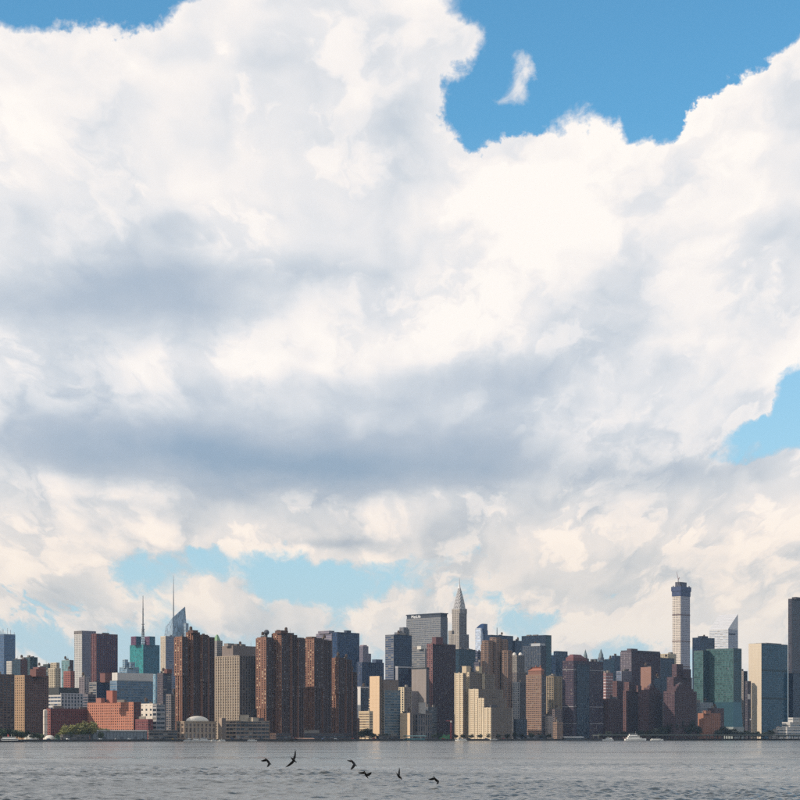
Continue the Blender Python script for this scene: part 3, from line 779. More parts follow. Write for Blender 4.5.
x0, x1, y0, y1 = t.foot(213, 217, 221, sh(220, 480))
MB().loft([[(x0, y0, t.z(641, t.D)), (x1, y0, t.z(641, t.D)), (x1, y1, t.z(641, t.D)), (x0, y1, t.z(641, t.D))], [(x0 + 2, y0 + 2, t.z(637, t.D)), (x1 - 2, y0 + 2, t.z(637, t.D)), (x1 - 2, y1 - 2, t.z(637, t.D)), (x0 + 2, y1 - 2, t.z(637, t.D))], [((x0 + x1) / 2 + s1, (y0 + y1) / 2 + s2, t.z(634.5, t.D)) for s1, s2 in ((-1, -1), (1, -1), (1, 1), (-1, 1))]]).build('copper_roof', wall_mat((128, 170, 124)), t.root)
# ---- podium, domed pavilion and terraces at the foot of the brown towers
t = tower('pavilion', 'low concrete pavilion with a shallow white dome on the bank', 'building', 176.6, 184.5, 215.5, 722, sh(198, 12), ribbed((170, 146, 122), bay=6, floor=8, span=0.3, glass=(86, 74, 68)), ribbed((178, 156, 132), bay=6, floor=8, span=0.25, glass=(96, 82, 74)), clutter=0)
x0, x1, y0, y1 = t.foot(176.6, 184.5, 215.5, t.D)
c = ((x0 + x1) / 2, (y0 + y1) / 2 - 1)
MB().box(x0 - 0.8, x1 + 0.8, y0 - 0.8, y1 + 0.8, t.z(722, t.D) - 0.2, t.z(722, t.D) + 1.0).build('roof_slab', wall_mat((168, 148, 124)), t.root)
rd = 15.5
MB().loft([[(c[0] + (x1 - x0) * 0.48 * math.cos(f) * math.cos(a), c[1] + 3 + 17.5 * math.cos(f) * math.sin(a), t.z(722, t.D) + 0.9 + 6.6 * math.sin(f)) for a in np.linspace(0, 2 * math.pi, 32, endpoint=False)] for f in np.linspace(0, 1.5, 10)]).build('dome', wall_mat((232, 224, 208), vary=0.05), t.root, smooth=True)
tower('lift_tower', 'plain tan concrete shaft between the domed pavilion and the terraced podium', 'building', 218.6, 221.8, 226, 718, sh(222, 10), blank((176, 152, 130)), blank((128, 112, 102)), clutter=0)
tower('podium', 'terraced concrete podium with dark slots under the second brown tower', 'building', 225.8, 236, 269.5, 720.5, sh(248, 8), ribbon((178, 152, 126), floor=4.8, span=0.42, glass=(50, 46, 48)), ribbon((150, 130, 114), floor=4.8, span=0.42, glass=(46, 46, 50), pier=0.1), houses=[(240, 244.5, 249, 715, 721, (196, 180, 156)), (249.5, 253, 258.5, 717.5, 721, (188, 172, 150))], clutter=1)
tower('podium', 'long dark podium on the water under the third brown tower', 'building', 269, 276, 352, 733, sh(310, 4), punch((96, 74, 64), span=0.5), ribbon((86, 74, 74), floor=3.6), clutter=3)
tower('brick_building', 'small brown block beside the shortest brown tower', 'building', 350.6, 354, 359.6, 718, sh(356, 60), punch((116, 88, 76)), clutter=1)
# ---- towers behind
tower('office_tower', 'lavender-grey slab with a rounded crown behind the brown towers', 'tower', 316, 331.6, 337, 633, 3500, ribbon((146, 136, 150), floor=3.6, glass=(92, 92, 112)), ribbon((110, 108, 128)), more=[dict(xl=318, xc=329, xr=334.5, yt=630.6, yb=633.3)], clutter=0)
tower('glass_tower', 'dark blue glass slab joined to the lavender-grey slab', 'tower', 332.4, 337.2, 359.4, 632, 3380, curtain((58, 70, 96), glass=(34, 56, 88)), curtain((34, 54, 88), glass=(22, 46, 80)), houses=[(344, 347, 351, 630.4, 632.4, (46, 60, 84))], clutter=0)
tower('office_tower', 'far mauve-grey stepped tower right of the dark blue glass slab', 'tower', 358, 363, 368.3, 646, 4300, ribbed((132, 122, 138), glass=(86, 88, 110)), more=[dict(xl=362, xc=367, xr=371, yt=653.5, dD=8)], houses=[(360, 363.5, 367, 645, 646.4, (150, 124, 136))], clutter=0)
tower('office_block', 'blue ribbed office block with a raised roof left of the navy glass tower', 'building', 357, 362, 383.8, 662, 3300, ribbed((70, 84, 112), glass=(36, 56, 90)), ribbed((58, 76, 108), glass=(28, 50, 84), bay=5), houses=[(372, 376, 382.5, 659.4, 662.4, (66, 84, 116))], clutter=0)
tower('glass_tower', 'navy glass tower with a striped grey left side', 'tower', 385.2, 393.6, 411.8, 634.5, 3150, ribbon((110, 116, 130), floor=3.6, glass=(52, 66, 92)), curtain((26, 42, 70), glass=(18, 36, 66)), clutter=2)
tower('office_block', 'grey stepped blocks peeking above the navy glass tower', 'building', 394.5, 399.5, 407, 632, 4000, ribbed((138, 140, 150)), more=[dict(xl=399.5, xc=403.5, xr=407.5, yt=627.2, dD=5)], clutter=3)

# ---- broad slab with lettering, needle-crowned skyscraper
def lettered_slab():
    D = 3950
    t = Tower('office_tower', 'broad grey slab tower with a dark crown and white lettering', 'tower', 440.6, D)
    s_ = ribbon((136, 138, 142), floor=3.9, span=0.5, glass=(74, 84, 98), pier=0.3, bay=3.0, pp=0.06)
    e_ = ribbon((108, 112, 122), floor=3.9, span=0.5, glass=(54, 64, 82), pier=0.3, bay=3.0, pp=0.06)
    x0, x1, y0, y1 = t.foot(406.4, 440.6, 447.6, D)
    z = lambda py: t.z(py, D)
    t.raw(x0, x1, y0, y1, 0.0, z(617.2), s_, e_)
    for py, ph in ((652, 2.2),):
        MB().box(x0 - 0.3, x1 + 0.3, y0 - 0.3, y1 + 0.3, z(py), z(py - ph)).build('plant_band', wall_mat((70, 74, 84)), t.root)
    cr = MB().box(x0 + 0.6, x1 - 0.6, y0 + 0.6, y1 - 0.6, z(617.4), z(613.6)).box(x0 - 0.8, x1 + 0.8, y0 - 0.8, y1 + 0.8, z(613.8), z(612.8))
    crown = cr.build('crown', wall_mat((58, 68, 84)), t.root)
    fc = bpy.data.curves.new('lettering', 'FONT'); fc.body = 'MetLife'; fc.size = 8.6; fc.extrude = 0.3; fc.align_x = 'LEFT'
    tmp = bpy.data.objects.new('lettering', fc); col.objects.link(tmp)
    bpy.context.view_layer.update()
    me = bpy.data.meshes.new_from_object(tmp.evaluated_get(bpy.context.evaluated_depsgraph_get()))
    bpy.data.objects.remove(tmp)
    fo = bpy.data.objects.new('lettering', me); col.objects.link(fo); fo.parent = crown; fo['kind'] = 'stuff'
    fo.location = (x0 + 14, y0 - 0.1, z(617.2) + 1.0); fo.rotation_euler = (R(90), 0, 0)
    me.materials.clear(); me.materials.append(plain_mat('sign_white', (236, 238, 240), 0.5))
    t.done()
lettered_slab()
def needle_tower():
    D = 3840
    t = Tower('skyscraper', 'tall grey skyscraper with an arched steel crown and needle spire', 'skyscraper', 459.2, D)
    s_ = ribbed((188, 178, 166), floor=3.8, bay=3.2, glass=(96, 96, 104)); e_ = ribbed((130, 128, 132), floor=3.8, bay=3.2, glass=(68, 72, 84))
    z = lambda py: t.z(py, D)
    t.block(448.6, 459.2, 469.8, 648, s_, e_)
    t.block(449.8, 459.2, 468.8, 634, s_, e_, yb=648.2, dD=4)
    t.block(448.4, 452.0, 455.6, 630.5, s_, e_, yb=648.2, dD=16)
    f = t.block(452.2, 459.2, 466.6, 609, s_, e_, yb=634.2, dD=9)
    x0, x1, y0, y1 = f[:4]
    cx, cy = (x0 + x1) / 2, (y0 + y1) / 2; hw = (x1 - x0) / 2
    steel = plain_mat('crown_steel', (158, 158, 160), 0.38, metal=0.6, vary=0.1, scale=0.1)
    dark = glass_mat((46, 48, 56), 0.2, 0.0)
    # seven nested tiers, an arch on every side of each
    tiers = [(1.00, 616, 603.5), (0.90, 611, 600.0), (0.78, 607, 597.0), (0.66, 603.5, 594.2), (0.54, 600.5, 591.6), (0.42, 597.5, 589.2), (0.30, 594.5, 587.0)]
    for i, (k, yb_, yt_) in enumerate(tiers):
        w = hw * k; zb, zt = z(yb_), z(yt_)
        m = MB(); n = 12
        prof = [(-w, zb)] + [(-w * math.cos(math.pi * q / n), zb + (zt - zb) * (0.30 + 0.70 * math.sin(math.pi * q / n))) for q in range(n + 1)] + [(w, zb)]
        for ax in (0, 1):
            ring = lambda o: [((cx + u, cy + o, zz) if ax == 0 else (cx + o, cy + u, zz)) for u, zz in prof]
            m.loft([ring(-w), ring(w)] if ax == 0 else [ring(w), ring(-w)])
        tier = m.build('crown_tier', steel, t.root)
        tri = MB()
        for q in range(1, 6):
            a = math.pi * q / 6
            for side in range(4):
                pts = []
                for (rr_, da) in ((0.62, -0.13), (0.62, 0.13), (0.86, 0.0)):
                    u = -w * rr_ * math.cos(a + da); zz = zb + (zt - zb) * (0.30 + 0.70 * rr_ * math.sin(a + da))
                    o = w + 0.12
                    pts.append(((cx + u, cy - o, zz), (cx + o, cy + u, zz), (cx + u, cy + o, zz), (cx - o, cy + u, zz))[side])
                j = len(tri.v); tri.v += pts; tri.f.append((j, j + 1, j + 2))
        tri.build('triangular_windows', dark, tier, kind='stuff')
    MB().loft([[(cx + r * sx, cy + r * sy, zz) for sx, sy in ((-1, -1), (1, -1), (1, 1), (-1, 1))] for r, zz in ((hw * 0.30, z(590.5)), (hw * 0.15, z(586)), (hw * 0.07, z(582.5)), (0.25, z(576.8)))]).build('spire', steel, t.root)
    for sx in (-1, 1):
        for sy in (-1, 1):
            MB().box(cx + sx * hw - 1.5, cx + sx * hw + 1.5, cy + sy * hw - 1.5, cy + sy * hw + 1.5, z(613), z(609.5) + 2.5).build('gargoyle_pedestal', wall_mat((150, 146, 142)), t.root)
    t.done()
needle_tower()
def curved_top_tower():
    D = 4500
    t = Tower('glass_tower', 'white glass tower with a dark curved glass shell on top', 'tower', 480.6, D)
    wh = curtain((206, 212, 222), glass=(168, 184, 206), span=0.3); bl = curtain((66, 84, 116), glass=(40, 62, 100))
    t.block(475.2, 480.8, 484, 628, wh, wh)
    x0, x1, y0, y1 = t.foot(480.6, 484.6, 487.8, D + 4)
    z = lambda py: t.z(py, D)
    t.raw(x0, x1, y0, y1, 0.0, z(630), bl, bl, roof=False)
    n = 10; lo = z(630); m = MB()
    a0, a1, b0, b1 = t.foot(475.6, 483.4, 487.4, D + 2)
    prof = [(0, lo - 6)] + [(q / n, lo + (z(623.6) - lo) * math.sin((0.12 + 0.76 * q / n) * math.pi / 2 * 1.25)) for q in range(n + 1)] + [(1, lo - 6)]
    rng_ = lambda y: [(a0 + (a1 - a0) * u, y, zz) for u, zz in prof]
    m.loft([rng_(b0), rng_(b1)])
    m.build('curved_shell', bl.glass, t.root)
    t.done()
curved_top_tower()
tower('office_block', 'dark teal block in front of the needle-crowned skyscraper', 'building', 453.4, 459, 475.4, 649, 3280, curtain((40, 60, 74), glass=(24, 46, 60)), clutter=2)
tower('office_block', 'purple-blue block between the teal block and the brown bundled tower', 'building', 473.4, 477.5, 483.5, 651, 3500, ribbon((88, 90, 116)), clutter=2)
tower('apartment_block', 'small mauve block low behind the stepped cream building', 'building', 474, 479, 486, 662, 3150, punch((96, 92, 108)), clutter=2)
tower('office_block', 'grey ribbed block with a dark base below the lettered slab', 'building', 411, 425, 429.5, 648.5, 3350, ribbon((134, 134, 136), floor=3.6, glass=(78, 84, 92)), houses=[(417, 421, 426, 646, 649, (214, 208, 196))], clutter=1)
tower('office_block', 'navy block with a white frame along its top', 'building', 395.4, 398, 412.5, 667.5, 2950, blank((150, 150, 158)), curtain((34, 48, 72), glass=(22, 38, 64)), houses=[(395.2, 398, 412.8, 666.4, 667.8, (196, 196, 200))], clutter=0)
tower('apartment_tower', 'blank taupe concrete slab below the lettered slab', 'building', 411.6, 426.2, 429, 669, 2900, blank((150, 138, 132)), blank((96, 92, 98)), houses=[(411.2, 426.4, 429.3, 667.4, 669.2, (52, 62, 70))], clutter=0)
tower('apartment_tower', 'tall maroon brick tower left of the stepped cream building', 'tower', 426.8, 432.6, 455.6, 643.5, sh(440, 260), punch((134, 86, 84), floor=3.0, span=0.5), ribbed((78, 56, 66), bay=3.0, floor=3.0, glass=(38, 40, 54), pp=0.15), houses=[(432, 436, 443, 637, 644, (110, 70, 74))], clutter=2)
# ---- cream towers on the bank
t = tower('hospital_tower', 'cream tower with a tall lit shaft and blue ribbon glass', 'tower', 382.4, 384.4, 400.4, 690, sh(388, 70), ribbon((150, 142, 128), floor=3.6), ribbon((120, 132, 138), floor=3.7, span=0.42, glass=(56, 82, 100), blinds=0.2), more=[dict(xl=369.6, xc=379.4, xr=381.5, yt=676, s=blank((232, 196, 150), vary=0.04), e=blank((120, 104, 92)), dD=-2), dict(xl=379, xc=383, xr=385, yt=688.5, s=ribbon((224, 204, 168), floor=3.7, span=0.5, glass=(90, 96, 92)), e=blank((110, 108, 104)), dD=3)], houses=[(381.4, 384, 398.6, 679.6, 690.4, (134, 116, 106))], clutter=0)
xs = t.foot(369.6, 379.4, 381.5, t.D - 2)
for k in range(15):
    zz = 3 + k * 3.7
    MB().box(xs[0] - 2.2, xs[0] + 0.1, xs[2] + 0.5, xs[2] + 5, zz, zz + 1.3).build('balcony', wall_mat((226, 200, 162)), t.root)
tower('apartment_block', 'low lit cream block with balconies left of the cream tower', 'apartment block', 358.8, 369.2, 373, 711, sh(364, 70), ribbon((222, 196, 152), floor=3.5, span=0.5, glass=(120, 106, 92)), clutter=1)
tower('office_block', 'dark block with a white edge frame behind the low cream block', 'building', 357.6, 360.6, 368.6, 688, sh(362, 330), blank((214, 208, 202)), curtain((64, 66, 78), glass=(40, 44, 58)), houses=[(357.4, 360.6, 369, 686.6, 688.6, (208, 200, 196))], clutter=1)
tower('hospital_building', 'cream hospital wing right of the blue ribbon glass', 'hospital', 398.6, 404.2, 411, 687, sh(404, 160), ribbed((220, 200, 160), bay=5), ribbed((150, 140, 134)), clutter=2)
tower('hospital_building', 'pale grey hospital slab below the taupe slab', 'hospital', 402.6, 408.4, 420, 691, sh(410, 230), punch((170, 160, 156)), blank((146, 138, 140)), clutter=3)
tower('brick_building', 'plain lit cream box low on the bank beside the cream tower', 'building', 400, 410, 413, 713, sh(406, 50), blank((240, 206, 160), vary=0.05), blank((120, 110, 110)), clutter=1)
tower('hospital_building', 'low grey colonnaded hospital building by the ferry landing', 'hospital', 411.6, 418, 432, 713, sh(420, 40), ribbed((118, 112, 116), bay=5, floor=9, span=0.2), ribbed((126, 118, 118), bay=5, floor=9, span=0.2), houses=[(418.6, 421, 425.6, 702.4, 713.4, (188, 180, 172))], clutter=2)
tower('apartment_block', 'dim block with ribbon windows right of the colonnaded hospital', 'building', 424.6, 428, 437, 707, sh(430, 180), ribbon((108, 112, 120)), clutter=2)
def stepped_building():
    t = Tower('apartment_tower', 'stepped cream concrete apartment building lit from the left', 'tower', 463, sh(480, 30))
    s_ = punch((222, 202, 168), bay=3.3, pier=0.56, floor=2.9, span=0.52, glass=(150, 120, 86), blinds=0.3); e_ = punch((134, 118, 104), bay=3.3, floor=2.9, span=0.5, glass=(54, 58, 68))  # e_ is the same concrete with the right-hand shade in its colour
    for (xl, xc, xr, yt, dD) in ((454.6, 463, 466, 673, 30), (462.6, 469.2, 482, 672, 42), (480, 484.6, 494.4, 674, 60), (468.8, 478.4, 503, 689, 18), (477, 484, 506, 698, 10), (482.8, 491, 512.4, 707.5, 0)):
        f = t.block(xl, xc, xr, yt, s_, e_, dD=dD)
        t.clutter(*f, n=1)
        x0, x1, y0, y1, zb, zt = f
        for k in (0.0, 0.5):        # upright fins between the window columns
            t.mb(t.walls, s_.wall).box(x0 + (x1 - x0) * k + 0.3, x0 + (x1 - x0) * k + 1.6, y0 - 0.8, y0 + 0.2, 0, zt + 0.6)
    t.house(462, 466.4, 470.6, 666, 673, (206, 184, 148), dD=44)
    t.house(475.6, 479, 482, 666.4, 673, (196, 176, 142), dD=56)
    t.done()
stepped_building()
def bundled_tower():
    t = Tower('apartment_tower', 'brown tower of bundled rounded shafts behind the stepped cream building', 'tower', 490, sh(495, 230))
    s_ = ribbon((150, 118, 98), floor=3.0, span=0.5, glass=(92, 80, 78), pier=0.12, bay=4)
    for (px, w, yt, dD) in ((487.5, 5.2, 641, 0), (495.5, 5.4, 638, 10), (503, 4.8, 640, 18), (507, 5.2, 651, 2), (484.5, 3.2, 645, 14)):
        D = t.D + dD; r = w / F * D
        c = Vector((X(px, D), D + r)) - t.base
        cx, cy = c.dot(t.E), c.dot(t.N)
        zt = t.z(yt, D); nf = int(zt / 3.0)
        g = t.mb(t.glass, s_.glass); i = len(g.f)
        g.lathe((cx, cy, 0), [(r - 0.4, 0), (r - 0.4, zt - 0.5)], 18)
        for k in range(18): g.uv[i + k] = ((k, 0), (k + 1, 0), (k + 1, nf), (k, nf))
        w_ = t.mb(t.walls, s_.wall)
        for k in range(nf): w_.lathe((cx, cy, k * zt / nf), [(r, 0), (r, zt / nf * 0.5)], 18)
        for k in range(9):
            a = k * math.pi * 2 / 9
            w_.tube((cx + r * math.cos(a), cy + r * math.sin(a), 0), (cx + r * math.cos(a), cy + r * math.sin(a), zt), 0.8, n=6)
        MB().lathe((cx, cy, zt - 0.6), [(r + 0.2, 0), (r + 0.2, 1.6), (r - 0.6, 1.7), (r - 0.6, 0.9), (0.1, 0.9)], 18).build('roof', s_.wall, t.root)
    t.done()
bundled_tower()
t = tower('office_tower', 'navy block with a small mast behind the brown bundled tower', 'tower', 485.4, 491, 513.2, 634.8, 3900, curtain((40, 54, 80), glass=(24, 40, 66)), clutter=1)
x0, x1, y0, y1 = t.foot(497, 499, 501, 3910)
MB().tube((x0, y0, t.z(635.5, 3910)), (x0, y0, t.z(627.5, 3910)), 1.0, 0.6, 6).build('mast', wall_mat((128, 134, 142)), t.root)
tower('office_block', 'low navy block between the masted block and the dark square tower', 'building', 511.6, 515, 524, 640.5, 3950, curtain((44, 58, 84), glass=(26, 42, 68)), clutter=2)
t = tower('office_tower', 'dark square tower with a teal right edge and a white roof strip', 'tower', 521.6, 545.6, 551.4, 635, 3800, curtain((40, 52, 70), glass=(26, 40, 58)), curtain((40, 76, 84), glass=(26, 62, 72)), clutter=2)
tower('office_block', 'grey slab with a pale sloping roof edge in front of the dark square tower', 'building', 522.6, 541, 546, 645.5, 3500, ribbed((78, 88, 104), glass=(50, 64, 84)), houses=[(531, 540, 545, 643.2, 645.7, (176, 182, 188))], clutter=2)
t = tower('apartment_tower', 'grey-tan block topped with two white domes', 'building', 511.4, 517, 524.6, 655, 3450, ribbed((158, 148, 136)), ribbed((118, 112, 112)), clutter=0)
for px in (514.4, 520.4):
    x0, x1, y0, y1 = t.foot(px - 1.4, px, px + 1.4, t.D + 12)
    MB().lathe(((x0 + x1) / 2, (y0 + y1) / 2, t.z(655.4, t.D)), [(3.6, 0), (3.6, 1.2), (3.2, 3.2), (2.2, 4.8), (1.0, 5.7), (0.1, 6.0)], 14).build('dome', wall_mat((228, 222, 212)), t.root, smooth=True)
tower('office_block', 'dim brown block below the twin white domes', 'building', 511.6, 517, 527, 672, 3250, punch((112, 102, 100)), clutter=3)
tower('office_tower', 'navy stepped block right of the dark square tower', 'tower', 551, 555.6, 572.2, 655, 3900, curtain((42, 60, 86), glass=(24, 44, 70)), more=[dict(xl=553.6, xc=557, xr=567.6, yt=651, yb=655.4, dD=4)], clutter=1)
tower('office_tower', 'white ribbed slab left of the brown tower with the tiled penthouse', 'building', 513, 519.4, 527, 682, sh(518, 190), ribbed((182, 182, 184), bay=4), ribbed((108, 106, 112)), clutter=2)
tower('office_block', 'dark low glass block at the foot of the white ribbed slab', 'building', 513.6, 516, 527, 719, sh(520, 60), curtain((54, 60, 74), glass=(34, 42, 58)), clutter=2)
def tiled_penthouse():
    t = Tower('apartment_tower', 'brown brick tower with a tiled pyramid penthouse near the bank', 'tower', 543, sh(536, 110))
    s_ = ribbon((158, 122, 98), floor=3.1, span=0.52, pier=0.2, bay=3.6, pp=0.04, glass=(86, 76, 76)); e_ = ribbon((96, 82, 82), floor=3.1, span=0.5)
    f = t.block(526, 541.4, 546.2, 674.5, s_, e_)
    x0, x1, y0, y1, zb, zt = f
    z = lambda py: t.z(py, t.D)
    MB().box(x0 + 2.4, x1 - 2.4, y0 + 2.4, y1 - 2.4, zt - 0.5, z(670.5)).build('penthouse', wall_mat((140, 94, 76)), t.root)
    i = 1.6
    MB().loft([[(x0 + i, y0 + i, z(670.6)), (x1 - i, y0 + i, z(670.6)), (x1 - i, y1 - i, z(670.6)), (x0 + i, y1 - i, z(670.6))], [(x0 + 8, y0 + 8, z(666.8)), (x1 - 7, y0 + 8, z(666.8)), (x1 - 7, y1 - 7, z(666.8)), (x0 + 8, y1 - 7, z(666.8))]]).build('tiled_roof', wall_mat((166, 98, 72)), t.root)
    for k in (0.35, 0.65):
        MB().box(x0 + (x1 - x0) * k, x0 + (x1 - x0) * k + 1.6, y0 + 9, y0 + 11, z(668), z(665)).build('chimney', wall_mat((150, 96, 80)), t.root)
    t.done()
tiled_penthouse()
tower('apartment_tower', 'tan slab with dark upright stripes right of the tiled penthouse', 'tower', 544.6, 553.6, 562, 676, sh(553, 320), ribbed((158, 138, 106), bay=5, pier=0.4), ribbed((150, 132, 100), bay=9, pier=0.7, span=0.7), clutter=2)
for (a, b, c_, y, d, rgb, lab) in ((543.6, 548, 553, 716, 90, (176, 160, 150), 'small pale low-rise at the foot of the tan striped slab'), (549, 554.6, 562, 709, 150, (128, 112, 112), 'dim low-rise with a stack behind the small pale low-rise'), (553, 557, 563, 722, 60, (150, 120, 100), 'low brown block left of the big dark gridded tower')):
    tower('low_rise', lab, 'building', a, b, c_, y, sh(552, d), punch(rgb), clutter=3)
def gridded_tower():
    t = Tower('apartment_tower', 'big dark gridded tower with a red roof and glass centre', 'tower', 572.5, sh(582, 120))
    s_ = punch((92, 72, 86), bay=3.2, pier=0.3, floor=3.0, span=0.34, glass=(50, 54, 72)); e_ = punch((84, 66, 82), bay=3.2, pier=0.32, floor=3.0, span=0.34, glass=(40, 48, 66), blinds=0.12)
    x0, x1, y0, y1, zb, zt = t.block(562.6, 573.4, 603.2, 660.5, s_, e_)
    z = lambda py: t.z(py, t.D)
    L_ = y1 - y0
    gl = curtain((44, 58, 78), glass=(22, 40, 60))
    t.raw(x1 - 3, x1 + 0.9, y0 + L_ * 0.10, y0 + L_ * 0.52, 0, z(664), gl, gl, roof=False)
    for py in (670, 707, 724):
        MB().box(x0 - 0.4, x1 + 0.45, y0 - 0.4, y1 + 0.4, z(py), z(py) + 1.2).build('pale_band', wall_mat((150, 148, 156)), t.root)
    MB().box(x0 + 3, x1 - 3, y0 + 4, y0 + L_ * 0.5, zt - 0.5, z(657.2)).build('plant_room', wall_mat((124, 74, 80)), t.root)
    MB().loft([[(x0 + 4, y0 + 5, z(657.3)), (x1 - 4, y0 + 5, z(657.3)), (x1 - 4, y0 + L_ * 0.45, z(657.3)), (x0 + 4, y0 + L_ * 0.45, z(657.3))], [(x0 + 8, y0 + 9, z(654)), (x1 - 8, y0 + 9, z(654)), (x1 - 8, y0 + L_ * 0.38, z(654)), (x0 + 8, y0 + L_ * 0.38, z(654))]]).build('red_roof', wall_mat((128, 76, 82)), t.root)
    t.clutter(x0, x1, y0 + L_ * 0.5, y1, zb, zt, 3)
    t.done()
gridded_tower()
def cupola_tower(label, px, yt, w):
    D = 4150
    t = Tower('hotel_tower', label, 'tower', px, D, group='twin pointed hotel towers')
    s_ = ribbed((118, 122, 134)); 
    x0, x1, y0, y1, zb, zt = t.block(px - w, px, px + w, yt + 8, s_, s_)
    cx, cy = (x0 + x1) / 2, (y0 + y1) / 2; hw = (x1 - x0) / 2
    z = lambda py: t.z(py, D)
    sq = lambda r, zz: [(cx + r * a, cy + r * b, zz) for a, b in ((-1, -1), (1, -1), (1, 1), (-1, 1))]
    cap = MB().loft([sq(hw * 0.95, zt - 0.5), sq(hw * 0.85, z(yt + 5)), sq(hw * 0.42, z(yt + 2.4)), sq(hw * 0.30, z(yt + 1)), sq(0.2, z(yt - 0.6))])
    cap.build('pointed_roof', wall_mat((112, 132, 140)), t.root)
    for sx in (-1, 1):
        for sy in (-1, 1):
            MB().tube((cx + sx * hw * 0.8, cy + sy * hw * 0.8, zt - 0.5), (cx + sx * hw * 0.8, cy + sy * hw * 0.8, zt + 6), 0.9, 0.3, 5).build('pinnacle', wall_mat((120, 130, 138)), t.root)
    t.done()
cupola_tower('pointed far hotel tower rising behind the gridded tower roof', 585.4, 650, 2.4)
cupola_tower('pointed far hotel tower just right of the gridded tower', 601, 649.4, 3.0)
tower('office_block', 'far slate block below the right pointed hotel tower', 'building', 598.6, 603, 611, 660, 3900, curtain((74, 94, 112), glass=(48, 70, 92)), clutter=1)
tower('office_block', 'teal glass block right of the pointed hotel towers', 'building', 604.6, 609, 614.6, 659, 3980, curtain((54, 86, 104), glass=(36, 70, 90)), clutter=2)
tower('office_block', 'small navy block left of the maroon flat-topped slab', 'building', 611.6, 614.6, 620.6, 655.6, 4000, curtain((48, 62, 86), glass=(30, 46, 72)), clutter=1)
tower('office_block', 'pale lilac block with patchy glass before the maroon flat-topped slab', 'building', 616.4, 621.6, 631.6, 671, 3300, curtain((140, 140, 154), glass=(92, 104, 124)), punch((128, 118, 132)), clutter=3)
tower('office_tower', 'maroon flat-topped slab with a lilac left side', 'tower', 620.4, 631.4, 660.4, 651.6, 3450, ribbed((136, 124, 136)), ribbed((82, 60, 74), glass=(46, 42, 60), pp=0.15), houses=[(627, 631, 637.6, 648.6, 652, (92, 80, 92)), (621, 632, 660, 650.2, 651.8, (66, 60, 74))], clutter=1)
tower('apartment_block', 'orange-brown block in front of the maroon flat-topped slab', 'building', 640.6, 651, 654.2, 667, 3280, blank((158, 112, 94)), blank((70, 62, 76)), clutter=1)
tower('office_block', 'navy glass block left of the tall white tower under construction', 'building', 651.4, 655.4, 674.4, 657.4, 3600, curtain((34, 48, 74), glass=(20, 36, 60)), clutter=2)
tower('office_block', 'far cream roof block glowing left of the tall tower under construction', 'building', 659.4, 668, 676, 653.6, 4600, ribbed((214, 196, 158)), clutter=1)
tower('office_block', 'blue stub block low beside the navy glass block', 'building', 650.6, 654, 661, 678, 3300, curtain((58, 74, 96), glass=(34, 54, 78)), clutter=2)
# ---- dark brick hilltop estate
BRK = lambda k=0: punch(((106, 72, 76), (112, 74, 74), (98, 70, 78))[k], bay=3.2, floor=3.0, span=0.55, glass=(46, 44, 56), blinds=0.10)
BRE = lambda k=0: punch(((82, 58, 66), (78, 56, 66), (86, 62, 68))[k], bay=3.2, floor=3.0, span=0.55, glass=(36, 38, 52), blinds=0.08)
tower('apartment_block', 'brick block banded in red and white left of the dark brick estate', 'apartment block', 600.4, 606, 613.2, 672.6, 3230, ribbon((146, 100, 100), floor=5, span=0.55, glass=(168, 158, 160), gr=0.5), clutter=2)
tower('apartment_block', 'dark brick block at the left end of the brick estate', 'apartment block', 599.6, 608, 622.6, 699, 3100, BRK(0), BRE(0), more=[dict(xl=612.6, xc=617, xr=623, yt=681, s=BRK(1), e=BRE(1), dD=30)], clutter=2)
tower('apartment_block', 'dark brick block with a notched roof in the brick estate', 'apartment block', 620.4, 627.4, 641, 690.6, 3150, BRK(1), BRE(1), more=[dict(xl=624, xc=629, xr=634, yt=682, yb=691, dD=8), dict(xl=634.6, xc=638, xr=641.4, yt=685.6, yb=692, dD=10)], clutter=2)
def gabled_block(label, xl, xc, xr, ye, yt, D, k):
    t = Tower('apartment_block', label, 'apartment block', xc, D)
    x0, x1, y0, y1, zb, zt = t.block(xl, xc, xr, ye, BRK(k), BRE(k))
    z = lambda py: t.z(py, D)
    for (q0, q1, zz) in ((0.10, 0.90, 0.35), (0.22, 0.78, 0.7), (0.36, 0.64, 1.0)):
        h = (z(yt) - zt) * zz
        t.raw(x0 + (x1 - x0) * q0, x0 + (x1 - x0) * q1, y0 + (y1 - y0) * q0, y0 + (y1 - y0) * q1, zt - 0.4, zt + h, BRK(k), BRE(k))
    MB().loft([[(x0 + (x1 - x0) * a, y0 + (y1 - y0) * b, z(yt) - 0.3) for a, b in ((0.38, 0.38), (0.62, 0.38), (0.62, 0.62), (0.38, 0.62))], [(x0 + (x1 - x0) * a, y0 + (y1 - y0) * b, z(yt) + 3.5) for a, b in ((0.48, 0.48), (0.52, 0.48), (0.52, 0.52), (0.48, 0.52))]]).build('pointed_roof', wall_mat((92, 82, 88)), t.root)
    t.done()
gabled_block('dark brick block rising to a stepped point, left of two', 638.4, 648.6, 662.6, 692, 685.4, 3120, 0)
gabled_block('dark brick block rising to a stepped point below the tower under construction', 663.6, 674.6, 696.6, 691, 684, 3100, 2)
tower('apartment_tower', 'setback brick tower directly below the tower under construction', 'tower', 667, 673.6, 692, 677, 3260, BRK(2), BRE(0), more=[dict(xl=672, xc=676.6, xr=683, yt=664, yb=678, dD=8), dict(xl=680, xc=686, xr=691, yt=669, yb=678, dD=14)], clutter=1)
tower('low_rise', 'thin pale sliver of building between the two pointed brick blocks', 'building', 661.6, 663, 665, 701, 3180, punch((172, 160, 158)), clutter=0)

